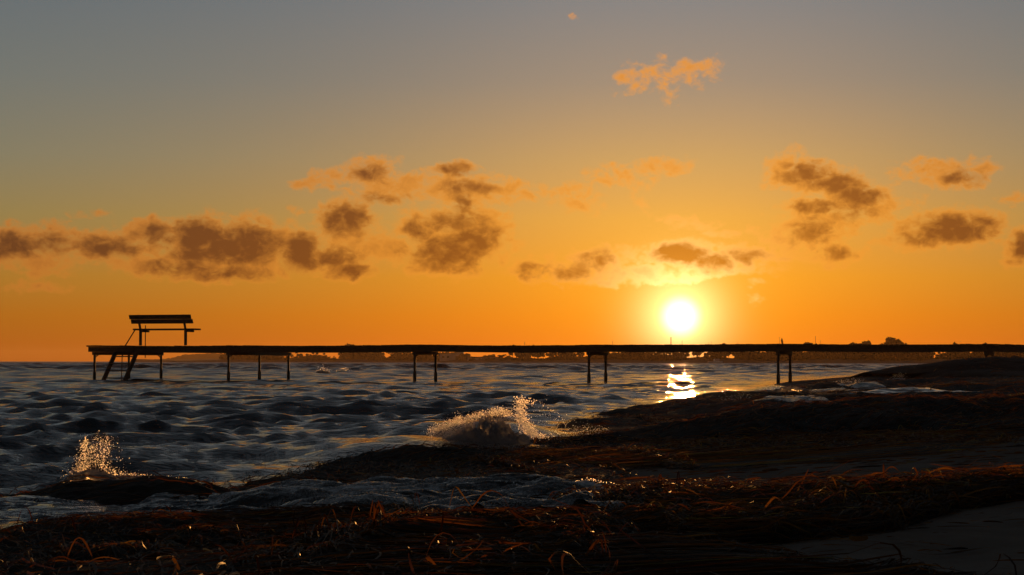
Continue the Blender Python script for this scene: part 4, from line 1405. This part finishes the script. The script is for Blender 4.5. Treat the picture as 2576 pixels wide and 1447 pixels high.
hd = shore_D(1140) + 14
hall = empty('hall', tuple(at_depth(1130, 909, hd)))
tag(hall, 'pale hall with a roof slanting up to its right end on the far shore', 'building')
ho = np.array(hall.location)
mb = MB()
q = [at_depth(px, py, hd) for px, py in ((1106, 909), (1160, 909), (1167, 883.5), (1140, 889), (1106, 890.5))]
nq = len(q)
mb.v = [p_ - ho for p_ in q] + [p_ - ho + np.array([0, 14.0, 0]) for p_ in q]
mb.f = [list(range(nq)), [nq + i for i in range(nq)][::-1]] + [[i, i + nq, (i + 1) % nq + nq, (i + 1) % nq] for i in range(nq)]
mb.build('wall', M_PLASTER, hall)
mb = MB()
r_ = [at_depth(px, py, hd - 0.6) for px, py in ((1104, 890), (1140, 888.4), (1169, 882.8))]
for a, b_ in zip(r_[:-1], r_[1:]):
    mb.bar(a - ho + np.array([0, 7.5, 0.15]), b_ - ho + np.array([0, 7.5, 0.15]), 15.2, 0.25)
mb.build('roof', M_ROOFING, hall)
mb = MB(); far_box(mb, 1146, 1152, 896, 907, hd - 0.08, 0.1); mb.v = [p_ - ho for p_ in mb.v]; mb.build('door', M_ROOFING, hall)
for wx in (1112, 1124):
    mb = MB(); far_box(mb, wx, wx + 6, 896, 901, hd - 0.08, 0.1); mb.v = [p_ - ho for p_ in mb.v]; mb.build('window', M_GLASS, hall)
sd = shore_D(1210) + 22
shed = empty('shed', tuple(at_depth(1215, 909, sd)))
tag(shed, 'long low flat roofed shed right of the pale hall', 'building')
so = np.array(shed.location)
mb = MB(); far_box(mb, 1176, 1256, 899, 910, sd, 8); mb.v = [p_ - so for p_ in mb.v]; mb.build('wall', M_PLASTER, shed)
mb = MB(); far_box(mb, 1173, 1259, 897.6, 899, sd - 0.5, 9); mb.v = [p_ - so for p_ in mb.v]; mb.build('roof', M_ROOFING, shed)
for wx in (1186, 1204, 1222, 1240):
    mb = MB(); far_box(mb, wx, wx + 6, 902, 906, sd - 0.08, 0.1); mb.v = [p_ - so for p_ in mb.v]; mb.build('window', M_GLASS, shed)

# masts rising behind the deck
for px, ty, r_px, lab in ((1688, 850, 1.3, 'thick mast standing just left below the sun'), (1541, 859, .5, 'thin mast left of the sun, far from the other masts'), (1716, 858, .5, 'thin mast right next to the thick mast'),
                          (1783, 863, .4, 'shorter of the two thin masts right of the sun'), (1790, 861, .45, 'taller of the two thin masts right of the sun'), (1961, 850, .5, 'thin mast touching the slim poplar'),
                          (2052, 848, .6, 'tall thin mast over the low bushy trees'), (2064, 858, .4, 'short thin mast over the low bushy trees'), (1855, 862, .4, 'lone short mast between the sun and the poplar'),
                          (1320, 862, .8, 'stubby post over the deck above the middle piles'), (2168 - 22, 862, .4, 'tiny mast at the left foot of the rounded tree')):
    p_ = far_pt(px, 0.8, 60); k = p_[1] / F
    top = at_depth(px, ty, p_[1])[2]
    root = empty('mast', tuple(p_))
    tag(root, lab, 'mast', 'masts behind the far shore trees')
    MB().tube([(0, 0, -1), (0, 0, (top - p_[2]) * 0.6), (0, 0, top - p_[2])], [r_px * k, r_px * k * 0.9, r_px * k * 0.7], 8).build('pole', M_GALV, root)
    MB().tube([(0, 0, (top - p_[2])), (0, 0, (top - p_[2]) + 0.3)], [r_px * k * 1.25, r_px * k * 0.6], 8).build('cap', M_GALV, root)
    MB().bar((-1.6 * k * (2 + r_px), 0, (top - p_[2]) * 0.55), (1.6 * k * (2 + r_px), 0, (top - p_[2]) * 0.55), 0.12, 0.12).build('crossbar', M_GALV, root)

# small white boat by the far shore
bd = 520.0
bp_ = at_z(2862 * 0.629, 915.2, 0.0) if False else at_depth(1800, 907.5, bd)
boat = empty('boat', (bp_[0], bp_[1], 0.0), 0.15)
tag(boat, 'small white boat on the water near the far shore right of the glitter', 'boat')
hull = []
n = 9
for i in range(n):
    u_ = i / (n - 1); x_ = -1.9 + 3.8 * u_; w_ = 0.75 * (1 - max(0, (u_ - 0.55) / 0.45) ** 2.2) + 0.02
    hull += [(x_, -w_, 0.62 + 0.12 * u_ ** 2), (x_, -w_ * 0.75, -0.1), (x_, 0, -0.2), (x_, w_ * 0.75, -0.1), (x_, w_, 0.62 + 0.12 * u_ ** 2)]
f = grid_faces(n, 5)
link('hull', mesh_np('hull', hull, f), M_WHITE, boat)
dk = []
for i in range(n):
    dk += [hull[i * 5], hull[i * 5 + 4]]
link('deck', mesh_np('deck', [(a, b_ * 0.98, c - 0.03) for a, b_, c in dk], grid_faces(n, 2)), M_WHITE, boat)
MB().box((0.3, 0, 0.95), ((1, 0, 0), (0, 1, 0), UP), (0.7, 0.5, 0.33)).build('cabin', M_WHITE, boat)
MB().box((0.35, 0, 1.02), ((1, 0, 0), (0, 1, 0), UP), (0.68, 0.52, 0.13)).build('window', M_GLASS, boat)

# gull over the shore end of the pier
gp = at_depth(2416, 859.5, 560.0)
gull = empty('gull', tuple(gp), 0.6)
tag(gull, 'tiny dark bird in the sky over the shore end of the pier', 'bird')
mb = MB().tube([(-0.17, 0, 0), (-0.08, 0, 0.005), (0.05, 0, 0.01), (0.14, 0, 0.015), (0.19, 0, 0.01)], [0.008, 0.035, 0.045, 0.03, 0.008], 8)
mb.build('body', M_PLUME, gull)
for sg in (-1, 1):
    v = []
    for yy, zz, x0, x1 in ((0.02, 0.02, -0.07, 0.08), (0.2, 0.07, -0.06, 0.07), (0.38, 0.05, -0.07, 0.03), (0.52, 0.0, -0.07, -0.04)):
        for dz in (0.006, -0.006):
            v += [(x0, sg * yy, zz + dz), (x1, sg * yy, zz + dz)]
    f = []
    for i in range(3):
        b_ = i * 4; n_ = b_ + 4
        f += [[b_, b_ + 1, n_ + 1, n_], [b_ + 2, b_ + 3, n_ + 3, n_ + 2], [b_, b_ + 2, n_ + 2, n_], [b_ + 1, b_ + 3, n_ + 3, n_ + 1]]
    link('wing', mesh_np('wing', v, f), M_PLUME, gull)

# ------------------------------------------------------------------ haze over the water
HAZE = 0.00009
mb = MB()
x0, x1, y0, y1, z0, z1 = -3000, 3000, -1500, 3000, -3.2, 16
mb.box(((x0 + x1) / 2, (y0 + y1) / 2, (z0 + z1) / 2), ((1, 0, 0), (0, 1, 0), (0, 0, 1)), ((x1 - x0) / 2, (y1 - y0) / 2, (z1 - z0) / 2))
m, t, out = material('sea_haze')
pv = t.new('ShaderNodeVolumePrincipled')
pv.inputs['Color'].default_value = (0.9, 0.62, 0.38, 1)
pv.inputs['Density'].default_value = HAZE
pv.inputs['Anisotropy'].default_value = 0.55
t.l.new(pv.outputs[0], out.inputs['Volume'])
hz = mb.build('haze', m)
tag(hz, kind='stuff', label='thin sunset haze over the water')
